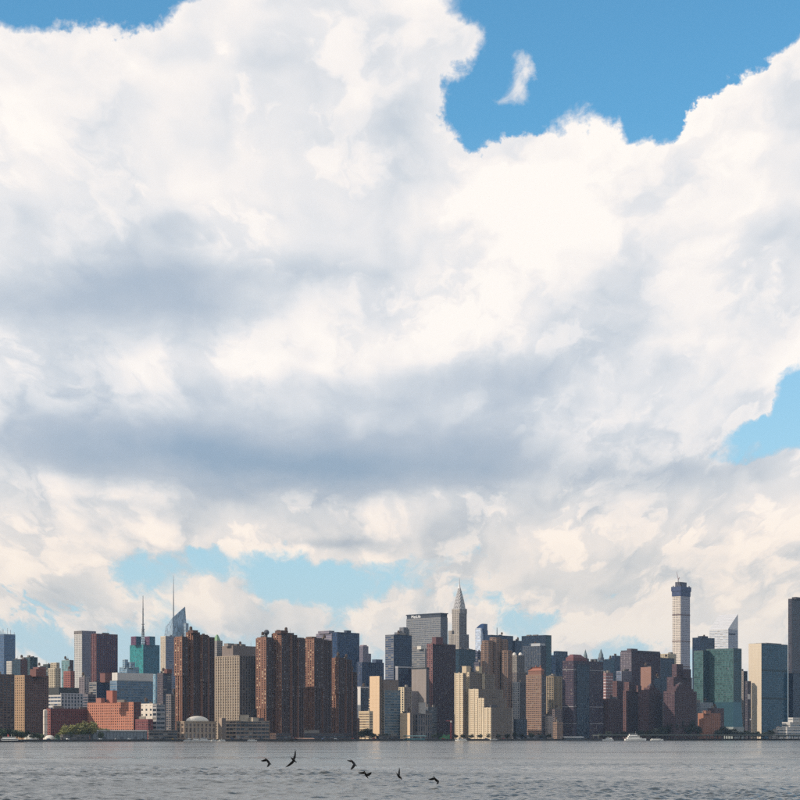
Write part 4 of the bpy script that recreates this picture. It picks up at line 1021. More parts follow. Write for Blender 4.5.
# ---- tall slender tower under construction
def slender_tower():
    D = 4950
    t = Tower('skyscraper', 'very tall slender white tower under construction with a crane', 'skyscraper', 680.4, D)
    s_ = punch((228, 214, 198), bay=4.7, pier=0.42, floor=4.6, span=0.42, glass=(130, 128, 132), depth=0.9, blinds=0.1); e_ = punch((172, 172, 186), bay=4.7, pier=0.42, floor=4.6, span=0.42, glass=(104, 110, 130), depth=0.9, blinds=0.05)  # e_ is the same white frame, its shaded side greyed by colour
    z = lambda py: t.z(py, D)
    x0, x1, y0, y1 = t.foot(672.4, 680.6, 690, D)
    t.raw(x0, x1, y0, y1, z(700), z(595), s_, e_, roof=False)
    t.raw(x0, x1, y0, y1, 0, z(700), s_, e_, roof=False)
    for py in (615, 641.5, 667):
        MB().box(x0 - 0.5, x1 + 0.5, y0 - 0.5, y1 + 0.5, z(py), z(py) + 2.4).build('open_floor_shade', wall_mat((110, 84, 82)), t.root)  # solid dark bands that paint the shade inside open floors
    MB().box(x0 - 1, x1 + 1, y0 - 1, y1 + 1, z(596), z(590)).box(x0 - 2.4, x1 + 2.4, y0 - 2.4, y1 + 2.4, z(591), z(586.4)).build('safety_netting', plain_mat('blue_netting', (56, 66, 96), 0.9, vary=0.3, scale=0.3), t.root)
    MB().box(x0 + 5, x1 - 6, y0 + 5, y1 - 6, z(587), z(581.6)).build('core', wall_mat((84, 84, 100)), t.root)
    for k, (fx, fy) in enumerate(((0.05, 0.05), (0.95, 0.05), (0.95, 0.5), (0.5, 0.05), (0.95, 0.95))):
        MB().box(x0 + (x1 - x0) * fx - 1, x0 + (x1 - x0) * fx + 1, y0 + (y1 - y0) * fy - 1, y0 + (y1 - y0) * fy + 1, z(587), z(585.2)).build('formwork', wall_mat((96, 92, 104)), t.root)
    cx, cy = x0 + (x1 - x0) * 0.6, y0 + 4
    c = MB().tube((cx, cy, z(584)), (cx, cy, z(578)), 0.9, 0.9, 4)
    crane = c.build('crane', wall_mat((110, 100, 104)), t.root)
    MB().tube((cx, cy, z(579)), (cx - 8, cy + 4, z(570.8)), 0.7, 0.35, 4).tube((cx, cy, z(579)), (cx + 6, cy - 3, z(577.6)), 0.9, 0.9, 4).build('crane_jib', wall_mat((150, 110, 110)), crane)
    t.done()
slender_tower()
def slanted_tower():
    D = 4500
    t = Tower('skyscraper', 'white tower with a roof sliced at a steep slant', 'skyscraper', 728, D)
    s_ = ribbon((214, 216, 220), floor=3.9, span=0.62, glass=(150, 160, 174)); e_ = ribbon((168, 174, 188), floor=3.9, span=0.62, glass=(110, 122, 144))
    z = lambda py: t.z(py, D)
    x0, x1, y0, y1 = t.foot(709.2, 728.2, 738, D)
    zs, zn = z(629), z(613.2)
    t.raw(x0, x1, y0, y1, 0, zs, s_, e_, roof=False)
    m = MB().prism([(x0, y0), (x1, y0), (x1, y1), (x0, y1)], zs - 0.2, [zs + 0.5, zs + 0.5, zn, zn])
    top = m.build('slanted_roof', wall_mat((206, 208, 214), rough=0.5, vary=0.05), t.root)
    n = 9
    for k in range(1, n):
        f = k / n; yy = y0 + (y1 - y0) * f; zz = zs + 0.5 + (zn - zs - 0.5) * f
        MB().tube((x0 + 0.5, yy, zz), (x1 - 0.5, yy, zz), 0.35, n=4).build('roof_seam', wall_mat((170, 174, 182)), top)
    MB().box(x1 - 0.1, x1 + 0.3, y0 + 3, y0 + (y1 - y0) * 0.72, z(634.8), z(633.2)).build('louvre_slot', wall_mat((52, 62, 84)), t.root)
    t.done()
slanted_tower()
tower('office_tower', 'navy flat-topped block left of the slant-roofed white tower', 'tower', 692.4, 700, 714.6, 637.4, 4050, curtain((36, 48, 72), glass=(24, 38, 62)), houses=[(698, 702, 708, 636, 637.8, (42, 54, 76))], clutter=1)
GRN = lambda: curtain((82, 106, 104), glass=(58, 88, 88), floor=3.8, span=0.18)
GRD = lambda: curtain((46, 76, 82), glass=(30, 60, 68), floor=3.8, span=0.18)
tower('glass_tower', 'narrow green glass tower left of the broad green one', 'tower', 693.6, 703.2, 709, 650.4, 3420, GRN(), GRD(), clutter=0)
t = Tower('glass_tower', 'broad green glass tower with a sloping lower skirt', 'tower', 733, 3400)
x0, x1, y0, y1, zb, zt = t.block(706.4, 733.4, 741.6, 648.2, GRN(), GRD())
z = lambda py: t.z(py, 3400)
MB().loft([[(x0 + 6, y0 - 7, z(727)), (x1 + 4, y0 - 7, z(727)), (x1 + 4, y1 - 2, z(727)), (x0 + 6, y1 - 2, z(727))], [(x0 + 10, y0 - 0.2, z(702)), (x1 + 0.3, y0 - 0.2, z(702)), (x1 + 0.3, y1 - 2, z(702)), (x0 + 10, y1 - 2, z(702))]]).build('sloping_skirt', GRD().glass, t.root)
MB().box(x0 + 4, x1 + 5, y0 - 8, y1, 0, z(727)).build('podium', wall_mat((150, 160, 158)), t.root)
t.done()
tower('office_block', 'pale gridded low block in front of the narrow green glass tower', 'building', 693.6, 700, 713, 702.4, 3300, punch((142, 152, 160), glass=(70, 86, 102), span=0.4, pier=0.4), clutter=1)
tower('office_block', 'dim brown block between the gridded low block and the broad green tower', 'building', 708, 714, 724, 708, 3290, punch((96, 72, 76)), clutter=2)
tower('brick_building', 'lit orange brick building with set-back corners below the green towers', 'building', 697.8, 703.4, 720.6, 713.2, sh(708, 70), blank((176, 112, 80)), ribbed((168, 108, 80), bay=6, pier=0.7, span=0.75, glass=(120, 78, 62)), houses=[(703, 706, 711, 710.6, 713.6, (160, 104, 80))], clutter=1)
tower('apartment_tower', 'slim beige slab between the broad green tower and the marble-ended slab', 'tower', 738.6, 743.4, 747.4, 671, 3560, punch((172, 158, 148)), ribbed((128, 118, 120)), clutter=1)
tower('apartment_block', 'dark slim block with a white patch beside the marble-ended slab', 'building', 745, 747.4, 751, 681, 3500, punch((92, 84, 96)), houses=[(746.6, 748, 750.4, 694, 699, (208, 206, 206))], clutter=0)
t = Tower('office_tower', 'slab tower with a blank cream marble end and blue-green glass face', 'tower', 761.4, 3500)
x0, x1, y0, y1, zb, zt = t.block(748.6, 761.4, 787.8, 643.4, blank((222, 204, 176), vary=0.05), curtain((40, 80, 98), glass=(18, 66, 90), bay=2.8, floor=3.7, span=0.14))
for py in (671, 699):
    MB().box(x1 - 0.2, x1 + 0.25, y0 + 0.6, y1 - 0.6, t.z(py, 3500), t.z(py, 3500) + 3.4).build('louvre_band', wall_mat((46, 74, 84)), t.root)
MB().box(x0 + 2, x1 - 2, y0 + 20, y1 - 18, zt - 0.5, zt + 2.0).build('plant_room', wall_mat((120, 124, 128)), t.root)
MB().box(x0 + 0.3, x1 + 0.1, y0 + 0.4, y1 - 0.4, zt - 0.1, zt + 0.5).build('coping', wall_mat((170, 166, 160)), t.root)
t.done()
t = tower('glass_tower', 'tall bronze glass slab cut by the right edge of the picture', 'tower', 788.2, 791.6, 822, 598.6, 3720, curtain((84, 74, 76), glass=(56, 56, 66)), curtain((88, 78, 80), glass=(62, 60, 70), bay=2.6, pier=0.16), clutter=0, houses=[(792, 796, 808, 597, 599, (70, 68, 76))])
tower('glass_tower', 'dark blue glass slab in front of the bronze slab at the right edge', 'tower', 788.6, 793, 826, 673, 3560, curtain((30, 44, 68), glass=(18, 32, 56)), clutter=1)
tower('conference_building', 'low white stepped hall on the bank under the dark blue slab', 'building', 776, 787, 812, 727, 3330, ribbon((206, 202, 196), floor=5.5, span=0.55, glass=(74, 90, 104)), more=[dict(xl=782, xc=790, xr=812, yt=722, yb=727.4, dD=6), dict(xl=788, xc=793, xr=800, yt=717.6, yb=722.4, dD=10)], clutter=3)
tower('low_rise', 'low beige hall left of the white stepped hall', 'building', 769, 777, 786, 730.4, 3340, ribbon((176, 172, 168), floor=4), clutter=2)

# ------------------------------------------------------------------ river front: sheds, landings, highway
def pier_shed():
    D = sh(118, -6)
    t = Tower('pier_shed', 'long grey-blue shed on the pier with a shallow roof', 'shed', 92.5, D)
    x0, x1, y0, y1 = t.foot(90, 92.5, 147, D)
    zt = t.z(731.4, D)
    MB().box(x0, x1, y0, y1, -1.2, zt).build('wall', wall_mat((128, 140, 150)), t.root)
    MB().loft([[(x0 - .6, y0 - .6, zt), (x1 + .8, y0 - .6, zt), (x1 + .8, y1 + .6, zt), (x0 - .6, y1 + .6, zt)], [(x0 - .6, y0 - .6, zt + .5), (x1 + .8, y0 - .6, zt + .5), (x1 + .8, y1 + .6, zt + .5), (x0 - .6, y1 + .6, zt + .5)], [((x0 + x1) / 2 - .2, y0 - .6, zt + 1.6), ((x0 + x1) / 2 + .2, y0 - .6, zt + 1.6), ((x0 + x1) / 2 + .2, y1 + .6, zt + 1.6), ((x0 + x1) / 2 - .2, y1 + .6, zt + 1.6)]]).build('roof', wall_mat((158, 160, 158)), t.root)
    n = 16
    for k in range(n + 1):
        yy = y0 + 0.3 + (y1 - y0 - 0.9) * k / n
        MB().box(x1 - 0.05, x1 + 0.35, yy, yy + 0.5, -1.2, zt).build('panel_post', wall_mat((112, 124, 136)), t.root)
    for k in (3, 8, 12):
        yy = y0 + (y1 - y0) * k / n + 1
        MB().box(x1 - 0.05, x1 + 0.12, yy, yy + 3.4, -1.0, 3.6).build('door', wall_mat((88, 98, 110)), t.root)
pier_shed()
tower('pier_building', 'dark slotted pier structure right of the grey-blue shed', 'building', 146.5, 149, 177.5, 730, sh(162, -4), ribbon((120, 112, 106), floor=3.4, span=0.4, glass=(34, 34, 38)), clutter=1)
tower('pier_building', 'low dark slotted shed on the bank below the yellow-green trees', 'building', 60.5, 63, 89.5, 734.6, sh(75, -3), ribbon((112, 108, 106), floor=2.6, span=0.4, glass=(30, 30, 34), pier=0.2, bay=6), clutter=2)
tower('low_rise', 'low grey river shed below the tiled-penthouse tower', 'building', 524, 527, 547, 735.2, sh(536, 2), ribbon((96, 96, 100), floor=3.2), clutter=2)
tower('low_rise', 'low brown waterside shed below the cream tower', 'building', 376, 379, 398, 735.6, sh(388, 2), ribbon((92, 84, 80), floor=3.2), clutter=2)
def tank(label, px, yt, D, r, rgb):
    t = empty('storage_tank', (X(px, D), D, GROUND)); tag(t, label, 'tank')
    h = Z(yt, D) - GROUND
    MB().lathe((0, 0, 0), [(r, 0), (r, h - r * 0.5), (r * 0.85, h - r * 0.2), (r * 0.4, h), (0.05, h + 0.1)], 18).build('shell', wall_mat(rgb), t, smooth=False)
    for k in range(3):
        MB().lathe((0, 0, h * (0.25 + 0.25 * k)), [(r + 0.12, 0), (r + 0.12, 0.3)], 18).build('hoop', wall_mat((150, 130, 110)), t)
    MB().box(-0.25, 0.25, -r - 0.4, -r + 0.05, 0, h - 1).build('ladder', wall_mat((120, 110, 104)), t)
tank('white upright tank at the left end of the dark red brick block', 45.2, 709.5, sh(45, 140), 2.4, (226, 212, 196))
def tent(label, px, w, yt, D, rgb):
    t = empty('sports_dome', (X(px, D), D, GROUND)); tag(t, label, 'dome')
    r = w / 2 / F * D; h = Z(yt, D) - GROUND
    MB().loft([[(r * math.cos(f) ** 0.8 * math.cos(a), r * 0.8 * math.cos(f) ** 0.8 * math.sin(a), h * math.sin(f)) for a in np.linspace(0, 2 * math.pi, 24, endpoint=False)] for f in np.linspace(0, 1.5, 8)]).build('fabric', wall_mat(rgb), t, smooth=True)
    for a in np.linspace(0, math.pi, 6, endpoint=False):
        m = MB(); fs = np.linspace(0.05, math.pi - 0.05, 13)
        p = [((r + .06) * math.cos(f) * math.cos(a), (r + .06) * 0.8 * math.cos(f) * math.sin(a), (h + .06) * math.sin(f)) for f in fs]
        for q0, q1 in zip(p[:-1], p[1:]): m.tube(q0, q1, 0.12, n=4)
        m.build('seam', wall_mat(tuple(int(c * .8) for c in rgb)), t)
tent('small white fabric dome near the left bank', 49.6, 11, 735.2, sh(50, 70), (226, 220, 206))
tent('teal fabric dome right of the small white dome', 58.4, 10, 735.4, sh(57, 75), (76, 118, 116))
tent('low pale fabric dome behind the trees at the left bank', 31.5, 15, 734.6, sh(30, 60), (206, 202, 188))

def ferry_landing(label, p0, p1, yt, D, rgb, roof):
    t = empty('ferry_landing', (X((p0 + p1) / 2, D), D, 0), R(44)); tag(t, label, 'pier')
    Lh = (p1 - p0) / 2 / F * D / 0.72; h = Z(yt, D)
    MB().box(-Lh, Lh, -5, 5, -0.6, 1.3).build('barge', wall_mat((84, 84, 86)), t)
    n = max(4, int(Lh / 4))
    for k in range(n + 1):
        for sy in (-1, 1):
            x = -Lh + 1 + (2 * Lh - 2) * k / n
            MB().tube((x, sy * 3.6, 1.2), (x, sy * 3.6, h - 1.0), 0.2, n=6).build('column', wall_mat((176, 178, 178)), t)
    m = MB(); pr = [(-4.8, h - 1.1), (-3, h - .4), (0, h), (3, h - .4), (4.8, h - 1.1), (4.6, h - 1.4), (0, h - .45), (-4.6, h - 1.4)]
    m.loft([[(-Lh, y, z) for y, z in pr], [(Lh, y, z) for y, z in pr]])
    m.build('canopy', wall_mat(roof), t)
    MB().box(-Lh + 3, Lh - 3, -3.2, 3.2, 1.31, 3.6).build('waiting_room', glass_mat(rgb, 0.15, 0.1), t)
ferry_landing('teal-roofed ferry landing on the bank below the cream hospital', 405, 425, 735.4, sh(415, -14), (60, 110, 112), (120, 164, 160))
ferry_landing('long pier canopy with a white roof below the gridded tower', 561.6, 583, 736.6, sh(572, -14), (60, 66, 72), (224, 220, 212))
ferry_landing('small landing with a pale roof below the second brown tower', 296, 312, 738, sh(304, -12), (90, 70, 60), (190, 140, 108))

def highway():
    t = empty('elevated_highway', (0, 0, GROUND)); tag(t, 'long elevated riverside highway on columns along the right bank', 'viaduct')
    off = 14.0
    def pt(px): D = shore(px) + off; return Vector((X(px, D), D))
    a, b = pt(596), pt(1000)
    d = (b - a).normalized(); n = Vector((d.y, -d.x)); Lh = (b - a).length
    q = [a + n * 7, b + n * 7, b - n * 7, a - n * 7]
    MB().prism([(p.x, p.y) for p in q], 5.0, 6.0).build('deck', wall_mat((86, 92, 90)), t)
    for s in (-1, 1):
        w = [a + n * (7 * s + .25), b + n * (7 * s + .25), b + n * (7 * s - .25), a + n * (7 * s - .25)]
        MB().prism([(p.x, p.y) for p in w], 5.98, 7.0).build('parapet', wall_mat((112, 122, 112)), t)
    k = 0.0
    me = None
    while k < Lh:
        for s in (-1, 1):
            p = a + d * k + n * (5.5 * s)
            if me is None:
                o = MB().box(-0.6, 0.6, -0.6, 0.6, 0, 5.05).build('column', wall_mat((92, 92, 90)), t); me = o
            else:
                o = me.copy(); col.objects.link(o); o.parent = t
            o.location = (p.x, p.y, 0)
        k += 18.0
highway()

ORD = ['first', 'second', 'third', 'fourth', 'fifth', 'sixth', 'seventh', 'eighth', 'ninth', 'tenth', 'eleventh', 'twelfth', 'thirteenth', 'fourteenth', 'fifteenth', 'sixteenth', 'seventeenth', 'eighteenth', 'nineteenth', 'twentieth']
def cars():
    r = random.Random(5)
    paints = [('white', (214, 212, 208)), ('dark', (46, 46, 52)), ('red', (150, 48, 44)), ('grey', (122, 124, 128)), ('yellow', (206, 160, 50)), ('white', (220, 220, 216)), ('blue', (56, 74, 110))]
    cnt = {}
    for k in range(36):
        px = 30 + k * 16.4 + r.uniform(-6, 6)
        if px > 600: break
        D = shore(px) + 7.5
        cn, rgb = paints[r.randrange(len(paints))]
        t = empty('parked_car', (X(px, D), D, GROUND), math.atan2(1200 / 800 * 1.0, (shore(px) / F + (px - 400) / F * 1.5)))
        pm = plain_mat('car_paint_' + cn, rgb, 0.35, vary=0.04)
        van = r.random() < 0.3
        L_, H_ = (5.2, 2.1) if van else (4.4, 1.45)
        body = [(-L_ / 2, .35), (L_ / 2, .35), (L_ / 2, .8), (L_ / 2 - .9, .95), (L_ / 2 - (1.1 if van else 1.5), H_), (-L_ / 2 + (.1 if van else .6), H_), (-L_ / 2, .95)]
        MB().loft([[(x, -.88, z) for x, z in body], [(x, .88, z) for x, z in body]]).build('body', pm, t)
        MB().box(-L_ / 2 + .7, L_ / 2 - 1.5, -.9, .9, 1.0, H_ - .15).build('side_windows', BGLS0, t)
        for wx in (-L_ * .31, L_ * .31):
            for wy in (-.86, .86):
                MB().tube((wx, wy - .1, .33), (wx, wy + .1, .33), .33, n=12).build('wheel', TYRE, t)
        cnt[cn] = cnt.get(cn, 0) + 1
        tag(t, '%s %s on the riverside road, %s %s one from left' % (cn, 'van' if van else 'car', ORD[cnt[cn] - 1], cn), 'van' if van else 'car', 'cars on the riverside road')
BGLS0 = plain_mat('car_glass', (30, 34, 40), 0.1)
TYRE = plain_mat('tyre_rubber', (26, 26, 26), 0.9)
cars()

def site_crane(label, px, yt, D, rgb, jib):
    t = empty('crane', (X(px, D), D, GROUND)); tag(t, label, 'crane')
    h = Z(yt, D) - GROUND; m = MB()
    for sx in (-1, 1):
        for sy in (-1, 1): m.tube((sx, sy, 0), (sx, sy, h), 0.22, n=4)
    for k in range(int(h / 2)):
        s = 1 if k % 2 else -1
        m.tube((-s, -1, k * 2), (s, -1, k * 2 + 2), 0.14, n=4).tube((1, -s, k * 2), (1, s, k * 2 + 2), 0.14, n=4)
    m.build('mast', wall_mat(rgb), t)
    MB().tube((0, 0, h), jib, 0.45, 0.25, 4).build('jib', wall_mat(rgb), t)
    MB().tube((0, 0, h), (-jib[0] * 0.3, 0, h + 0.5), 0.5, n=4).build('counter_jib', wall_mat(rgb), t)
    MB().box(-1.2, 1.2, -1.6, 0.2, h - 2, h + 0.4).build('cab', wall_mat((200, 196, 190)), t)
site_crane('small red crane left of the stepped cream building', 451, 721, sh(450, 40), (170, 62, 66), (-7, 2, 26))
site_crane('grey crane with a raised jib before the marble-ended slab', 750.6, 719, 3300, (92, 92, 98), (8, 0, 42))
def hoarding():
    D = sh(444, 20)
    t = empty('site_hoarding', (X(444, D), D, GROUND), R(44)); tag(t, 'green netted scaffold low on the bank left of the stepped cream building', 'scaffold')
    for k in range(5):
        MB().box(-11 + k * 4.5, -7 + k * 4.5, -0.4, 0.4, 0.2, 6.5 - (k % 2) * 1.4).build('panel', wall_mat((70, 146, 90)), t)
    for k in range(6): MB().tube((-11.3 + k * 4.5, 0, 0), (-11.3 + k * 4.5, 0, 9), 0.12, n=5).build('pole', wall_mat((120, 120, 118)), t)
hoarding()

# ------------------------------------------------------------------ trees: trunk, limbs, and a crown of leaf sprays
def leaf_mat(rgb):
    key = ('leaf', rgb)
    if key in MATS: return MATS[key]
    m, t, b = new_mat('leaves_%d_%d_%d' % rgb)
    tc = t.n.new('ShaderNodeTexCoord')
    oi = t.n.new('ShaderNodeObjectInfo')
    c = lin(*rgb)
    f = t.rng(t.noise(tc.outputs['Object'], 1.3, 3.0, 0.6), 0.3, 0.7, 0.6, 1.4, 'LINEAR')
    f = t.mul(f, t.rng(oi.outputs['Random'], 0, 1, 0.75, 1.25, 'LINEAR'))
    t.put(b.inputs['Base Color'], t.v('SCALE', (c[0], c[1], c[2]), scale=f))
    b.inputs['Roughness'].default_value = 0.7
    MATS[key] = m
    return m
BARK = plain_mat('bark', (74, 62, 52), 0.9, vary=0.3, scale=2.0)
def tree_source(seed, rgb):
    r = random.Random(seed)
    t = empty('tree', (0, 0, -500))
    m = MB(); m.tube((0, 0, 0), (0.1, 0, 3.4), 0.26, 0.17, 7)
    tips = []
    for k in range(9):
        a = k * 2.4 + r.uniform(-.4, .4); p0 = Vector((0.1, 0, 1.2 + k * 0.25)); p1 = p0 + Vector((math.cos(a) * r.uniform(1.5, 2.7), math.sin(a) * r.uniform(1.5, 2.7), r.uniform(0.8, 3.2)))
        m.tube(p0, p1, 0.11, 0.04, 5); tips.append(p1)
    m.build('trunk', BARK, t)
    lv = MB()
    cl = [(p, r.uniform(1.0, 1.6)) for p in tips] + [(Vector((r.uniform(-1.9, 1.9), r.uniform(-1.9, 1.9), r.uniform(3.4, 7.2))), r.uniform(0.9, 1.6)) for _ in range(12)]
    for c, rad in cl:
        for k in range(60):
            d = Vector((r.gauss(0, 1), r.gauss(0, 1), r.gauss(0, 0.8))).normalized() * rad * r.random() ** 0.4
            p = c + d
            u = Vector((r.gauss(0, 1), r.gauss(0, 1), r.gauss(0, 1))).normalized(); w = u.orthogonal().normalized()
            s = r.uniform(0.20, 0.42); j = len(lv.v)
            lv.v += [tuple(p + u * s), tuple(p + w * s * .7), tuple(p - u * s), tuple(p - w * s * .7)]
            lv.f.append((j, j + 1, j + 2, j + 3))
    lv.build('crown', leaf_mat(rgb), t)
    return t
def plant_trees():
    rows = [
        ([(1, 728), (5, 730), (9, 728.5), (13, 730.5), (17, 729.5), (22, 731), (27, 730), (33, 732.5)], (50, 66, 44), 24, 'dark green tree in the clump at the left edge', 'trees at the left end of the bank'),
        ([(38, 733), (42, 734), (70, 731.5), (84, 731), (57, 734)], (62, 78, 48), 20, 'small green tree near the fabric domes', 'trees near the fabric domes'),
        ([(64, 727), (68.5, 724.5), (73, 726), (78, 725), (82.5, 723), (87, 721.5), (91.5, 723.5), (95.5, 727)], (108, 108, 56), 40, 'yellow-green tree below the dark red brick block', 'yellow-green trees'),
        ([(361, 731.5), (365, 728.5), (369, 729.5), (373.5, 733), (380, 734), (386, 733.5)], (44, 56, 38), 26, 'dark tree at the foot of the cream tower', 'trees at the cream tower'),
        ([(100, 731), (104.5, 728)], (84, 96, 66), 30, 'grey-green tree before the orange brick building', 'trees before the orange brick building'),
        ([(434, 733), (439, 732), (456, 733.5), (463, 734), (471, 733.5), (480, 734), (489, 733), (498, 733.5), (507, 732.5), (514, 732), (522, 733), (531, 732.5), (540, 733), (549, 733.5)], (48, 58, 42), 16, 'dark tree in the low row along the middle bank', 'row of trees along the middle of the bank'),
        ([(600, 733), (608, 731.5), (616, 732), (624, 731.5), (632, 732), (640, 730.5), (648, 730), (656, 729)], (44, 52, 44), 34, 'dark tree before the dark brick estate', 'trees before the brick estate'),
        ([(662, 727), (667, 724), (672, 721.5), (677, 719.5), (682, 718.5), (687, 720.5), (692, 724), (697, 727)], (36, 50, 40), 60, 'tall dark tree left of the set-back orange brick building', 'tall trees by the orange brick building'),
        ([(718, 729), (723, 726.5), (728, 727.5), (734, 729), (740, 730), (746, 730.5), (752, 731), (758, 731.5), (764, 731), (770, 730)], (44, 56, 46), 44, 'dark green tree below the green glass towers', 'trees at the right end of the bank'),
    ]
    n = 0
    for pts, rgb, off, label, group in rows:
        srcs = [tree_source(n * 7 + k, rgb) for k in range(2)]
        for k, (px, yt) in enumerate(pts):
            D = shore(px) + off + 5 * math.sin(k * 2.3)
            sc = (Z(yt, D) - GROUND) / 8.0
            s = srcs[k % 2]
            t = s if k < 2 else copy_thing(s, (0, 0, 0))
            t.location = (X(px, D), D, GROUND); t.rotation_euler = (0, 0, k * 1.7)
            t.scale = (sc * (1.25 + .2 * math.sin(k * 5.1)), sc * 1.25, sc)
            tag(t, ORD[k] + ' from left: ' + label, 'tree', group)
        n += 1
plant_trees()

# ------------------------------------------------------------------ boats
WHITE = plain_mat('boat_white', (226, 226, 222), 0.4, vary=0.06)
HULLD = plain_mat('boat_dark_hull', (46, 46, 50), 0.5)
BGLS = plain_mat('boat_glass', (34, 44, 54), 0.12)
REDP = plain_mat('boat_red', (150, 48, 44), 0.5)
def hull(m, L, B, H, z0=0.0, bow=1):
    st = []
    for f in np.linspace(0, 1, 9):
        w = B / 2 * (1 - max(0.0, (f - 0.55) / 0.45) ** 2) * (0.9 + 0.1 * min(1, f * 6))
        sheer = H * (1 + 0.35 * max(0, f - 0.5) ** 2 * 4)
        x = (-L / 2 + L * f) * bow
        st.append([(x, -max(w, .05), z0 + sheer), (x, -max(w, .05) * 0.82, z0 - 0.3), (x, max(w, .05) * 0.82, z0 - 0.3), (x, max(w, .05), z0 + sheer)])
    if bow < 0: st = [list(reversed(r)) for r in st]
    return m.loft(st)
def boat(name, label, px, D, L, decks=1, hullmat=None, bow=1, rz=0.0, extra=None, group=None, cat='boat'):
    t = empty(name, (X(px, D), D, 0), rz); tag(t, label, cat, group)
    H = L * 0.075; B = L * 0.3
    hull(MB(), L, B, H, bow=bow).build('hull', hullmat or WHITE, t)
    z = H - 0.1
    for k in range(decks):
        l0, l1 = -L * (0.40 - .05 * k), L * (0.26 - 0.10 * k); h = max(1.3, L * 0.07); w = B * (0.40 - 0.05 * k)
        if bow < 0: l0, l1 = -l1, -l0
        cab = MB().box(l0, l1, -w, w, z, z + h).box(l0 - .3, l1 + .3, -w - .15, w + .15, z + h - .02, z + h + .18).build('cabin', WHITE, t)
        MB().box(l0 + .3, l1 - .25, -w - .05, w + .05, z + h * .42, z + h * .80).build('window_band', BGLS, cab)
        z += h + .16
    MB().tube((0, 0, z - .1), (-0.3 * bow, 0, z + L * 0.12), 0.12, 0.05, 5).build('mast', WHITE, t)
    for k in range(6):
        x = (L * (0.28 + 0.028 * k)) * bow
        MB().tube((x, -B * .25, H), (x, -B * .25, H + 1.0), 0.05, n=4).build('rail_post', WHITE, t)
    if extra == 'tug':
        MB().tube((-L * .12, 0, z - .5), (-L * .14, 0, z + 2.4), 0.8, 0.65, 10).build('funnel', REDP, t)
        MB().box(-L * .3, -L * .05, -B * .3, B * .3, H, H + 1.6).build('deckhouse', REDP, t)
        for k in range(7): MB().lathe((-L * .4 + k * L * .13, -B * .46, 0.6), [(0.15, 0), (.45, 0.1), (.45, .35), (.15, .45)], 8).build('tyre_fender', HULLD, t)
    return t
boat('tugboat', 'dark tugboat with white wheelhouse and red deckhouse at the left edge', 11.5, 1930, 24, 2, HULLD, 1, 0.1, 'tug')
boat('ferry', 'large white triple-deck ferry below the dark brick estate', 635.6, 2960, 33, 3, WHITE, 1, 0.12)
boat('cabin_cruiser', 'small white boat with a peaked cabin left of the large ferry', 608, 2930, 17, 2, WHITE, -1, -0.2)
for px, L, dk, lab in ((187, 9, 1, 'small white motorboat at the left of the marina by the pavilion'), (195, 12, 2, 'white double-deck cruiser in the marina below the white dome'), (204.6, 14, 2, 'largest white yacht in the marina below the white dome'), (213.4, 9, 1, 'small white motorboat before the tan concrete shaft'), (221.4, 10, 1, 'white motorboat at the right end of the marina')):
    boat('motor_yacht', lab, px, sh(px, -14), L, dk, WHITE, 1 if px % 2 < 1 else -1, 0.35, group='boats in the marina')
boat('motorboat', 'small pale motorboat moored below the terraced podium', 252, sh(252, -16), 12, 1, WHITE, 1, 0.1)
boat('motorboat', 'white boat moored below the left end of the stepped cream building', 461, sh(461, -14), 17, 1, WHITE, -1, 0.2)
boat('motorboat', 'white boat with a dark hull moored below the right end of the stepped cream building', 494, sh(494, -14), 14, 1, HULLD, 1, 0.2)
boat('barge_tender', 'low white workboat right of the large ferry', 657, 3000, 20, 1, WHITE, 1, 0.1)

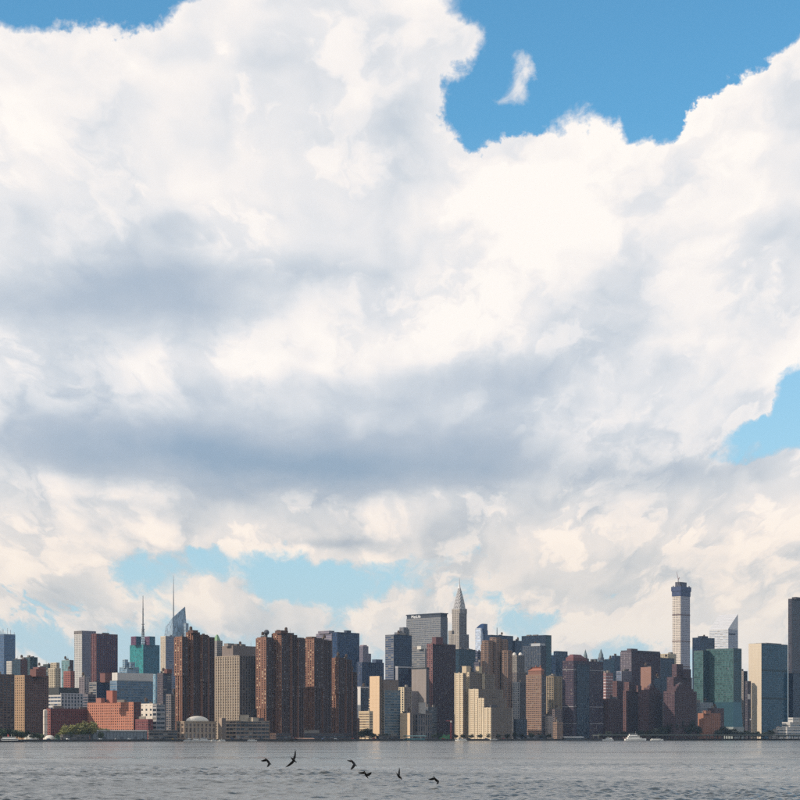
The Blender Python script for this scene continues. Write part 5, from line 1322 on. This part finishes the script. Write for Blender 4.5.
# ------------------------------------------------------------------ birds skimming the river
BIRD = plain_mat('dark_feathers', (24, 21, 20), 0.8, vary=0.25, scale=6.0)
def bird(label, px, py, left, right, yaw, tilt, roll):
    """left and right: (angle in degrees from level, length) of the inner and outer wing."""
    D = 190.0
    m = MB()
    # body with neck, head, bill and tail along x
    prof = [(-0.42, .015, 0), (-0.36, .06, .0), (-0.20, .075, 0), (0.0, .095, 0), (0.16, .085, .005), (0.27, .05, .015), (0.36, .036, .03), (0.44, .042, .045), (0.49, .028, .045), (0.58, .008, .035)]
    m.loft([[(x, 1.35 * r * math.cos(a), z + r * 1.2 * math.sin(a)) for a in np.linspace(0, 2 * math.pi, 10, endpoint=False)] for x, r, z in prof])
    m.loft([[(-0.34, -.05, .0), (-0.34, .05, .0), (-0.34, .05, .02), (-0.34, -.05, .02)], [(-0.60, -.09, .0), (-0.60, .09, .0), (-0.60, .09, .012), (-0.60, -.09, .012)]])
    for side, (a1, a2, ln) in ((1, left), (-1, right)):
        p = Vector((0.05, side * 0.07, 0.04)); rings = []
        segs = [(0.0, a1, 0.34), (0.30, a1, 0.36), (0.28, a2, 0.30), (0.26, a2, 0.19), (0.12, a2, 0.04)]
        for k, (d, a, ch) in enumerate(segs):
            p = p + Vector((-0.03 * k, side * math.cos(R(a)) * d * ln, math.sin(R(a)) * d * ln))
            up = Vector((0, -side * math.sin(R(a)), math.cos(R(a)))) * (0.05 if k < 3 else .02)
            f, b = p + Vector((ch * .4, 0, 0)), p - Vector((ch * .6, 0, 0))
            mid = p + Vector((ch * .1, 0, 0))
            ring = [tuple(f), tuple(mid + up), tuple(b), tuple(mid - up * .5)]
            rings.append(ring if side > 0 else list(reversed(ring)))
        m.loft(rings)
    o = m.build('bird', BIRD)
    o.location = (X(px, D), D, Z(py, D))
    o.rotation_euler = (Matrix.Rotation(R(yaw), 3, 'Z') @ Matrix.Rotation(R(tilt), 3, 'Y') @ Matrix.Rotation(R(roll), 3, 'X')).to_euler()
    tag(o, label, 'bird', 'birds flying low over the river')
bird('dark bird low over the water, leftmost of the six', 268, 761.5, (10, -55, .8), (-20, -60, 1.0), 55, 38, 20)
bird('dark bird banking with wings nearly upright, second from the left', 293.5, 760, (60, 40, 1.0), (-70, -80, 1.1), 60, 30, 45)
bird('dark bird with one wing down, third from the left and highest of the middle birds', 353.5, 763, (5, -30, .8), (-30, -60, 1.1), 50, 40, 25)
bird('dark bird with wings spread, just below and right of the third', 366, 775, (30, -30, .9), (20, 35, .6), 65, 42, 15)
bird('dark bird diving on a slant, second from the right', 399, 776.5, (55, 60, .9), (-15, -10, .5), 55, 38, 20)
bird('dark bird with drooping wings, rightmost of the six', 436, 780, (15, -40, .8), (-15, -65, .9), 55, 38, 10)

# ------------------------------------------------------------------ the air between
def make_haze(density):
    m = bpy.data.materials.new('air'); m.use_nodes = True
    nt = m.node_tree; nt.nodes.clear()
    out = nt.nodes.new('ShaderNodeOutputMaterial'); pv = nt.nodes.new('ShaderNodeVolumePrincipled')
    pv.inputs['Color'].default_value = (0.50, 0.72, 1.0, 1); pv.inputs['Density'].default_value = density
    pv.inputs['Anisotropy'].default_value = 0.2
    nt.links.new(pv.outputs[0], out.inputs['Volume'])
    o = MB().box(-8000, 8000, -6600, 9600, -5.0, 420.0).build('haze', m)
    tag(o, 'thin bluish afternoon haze over the river and the city', kind='stuff')
make_haze(HAZE)
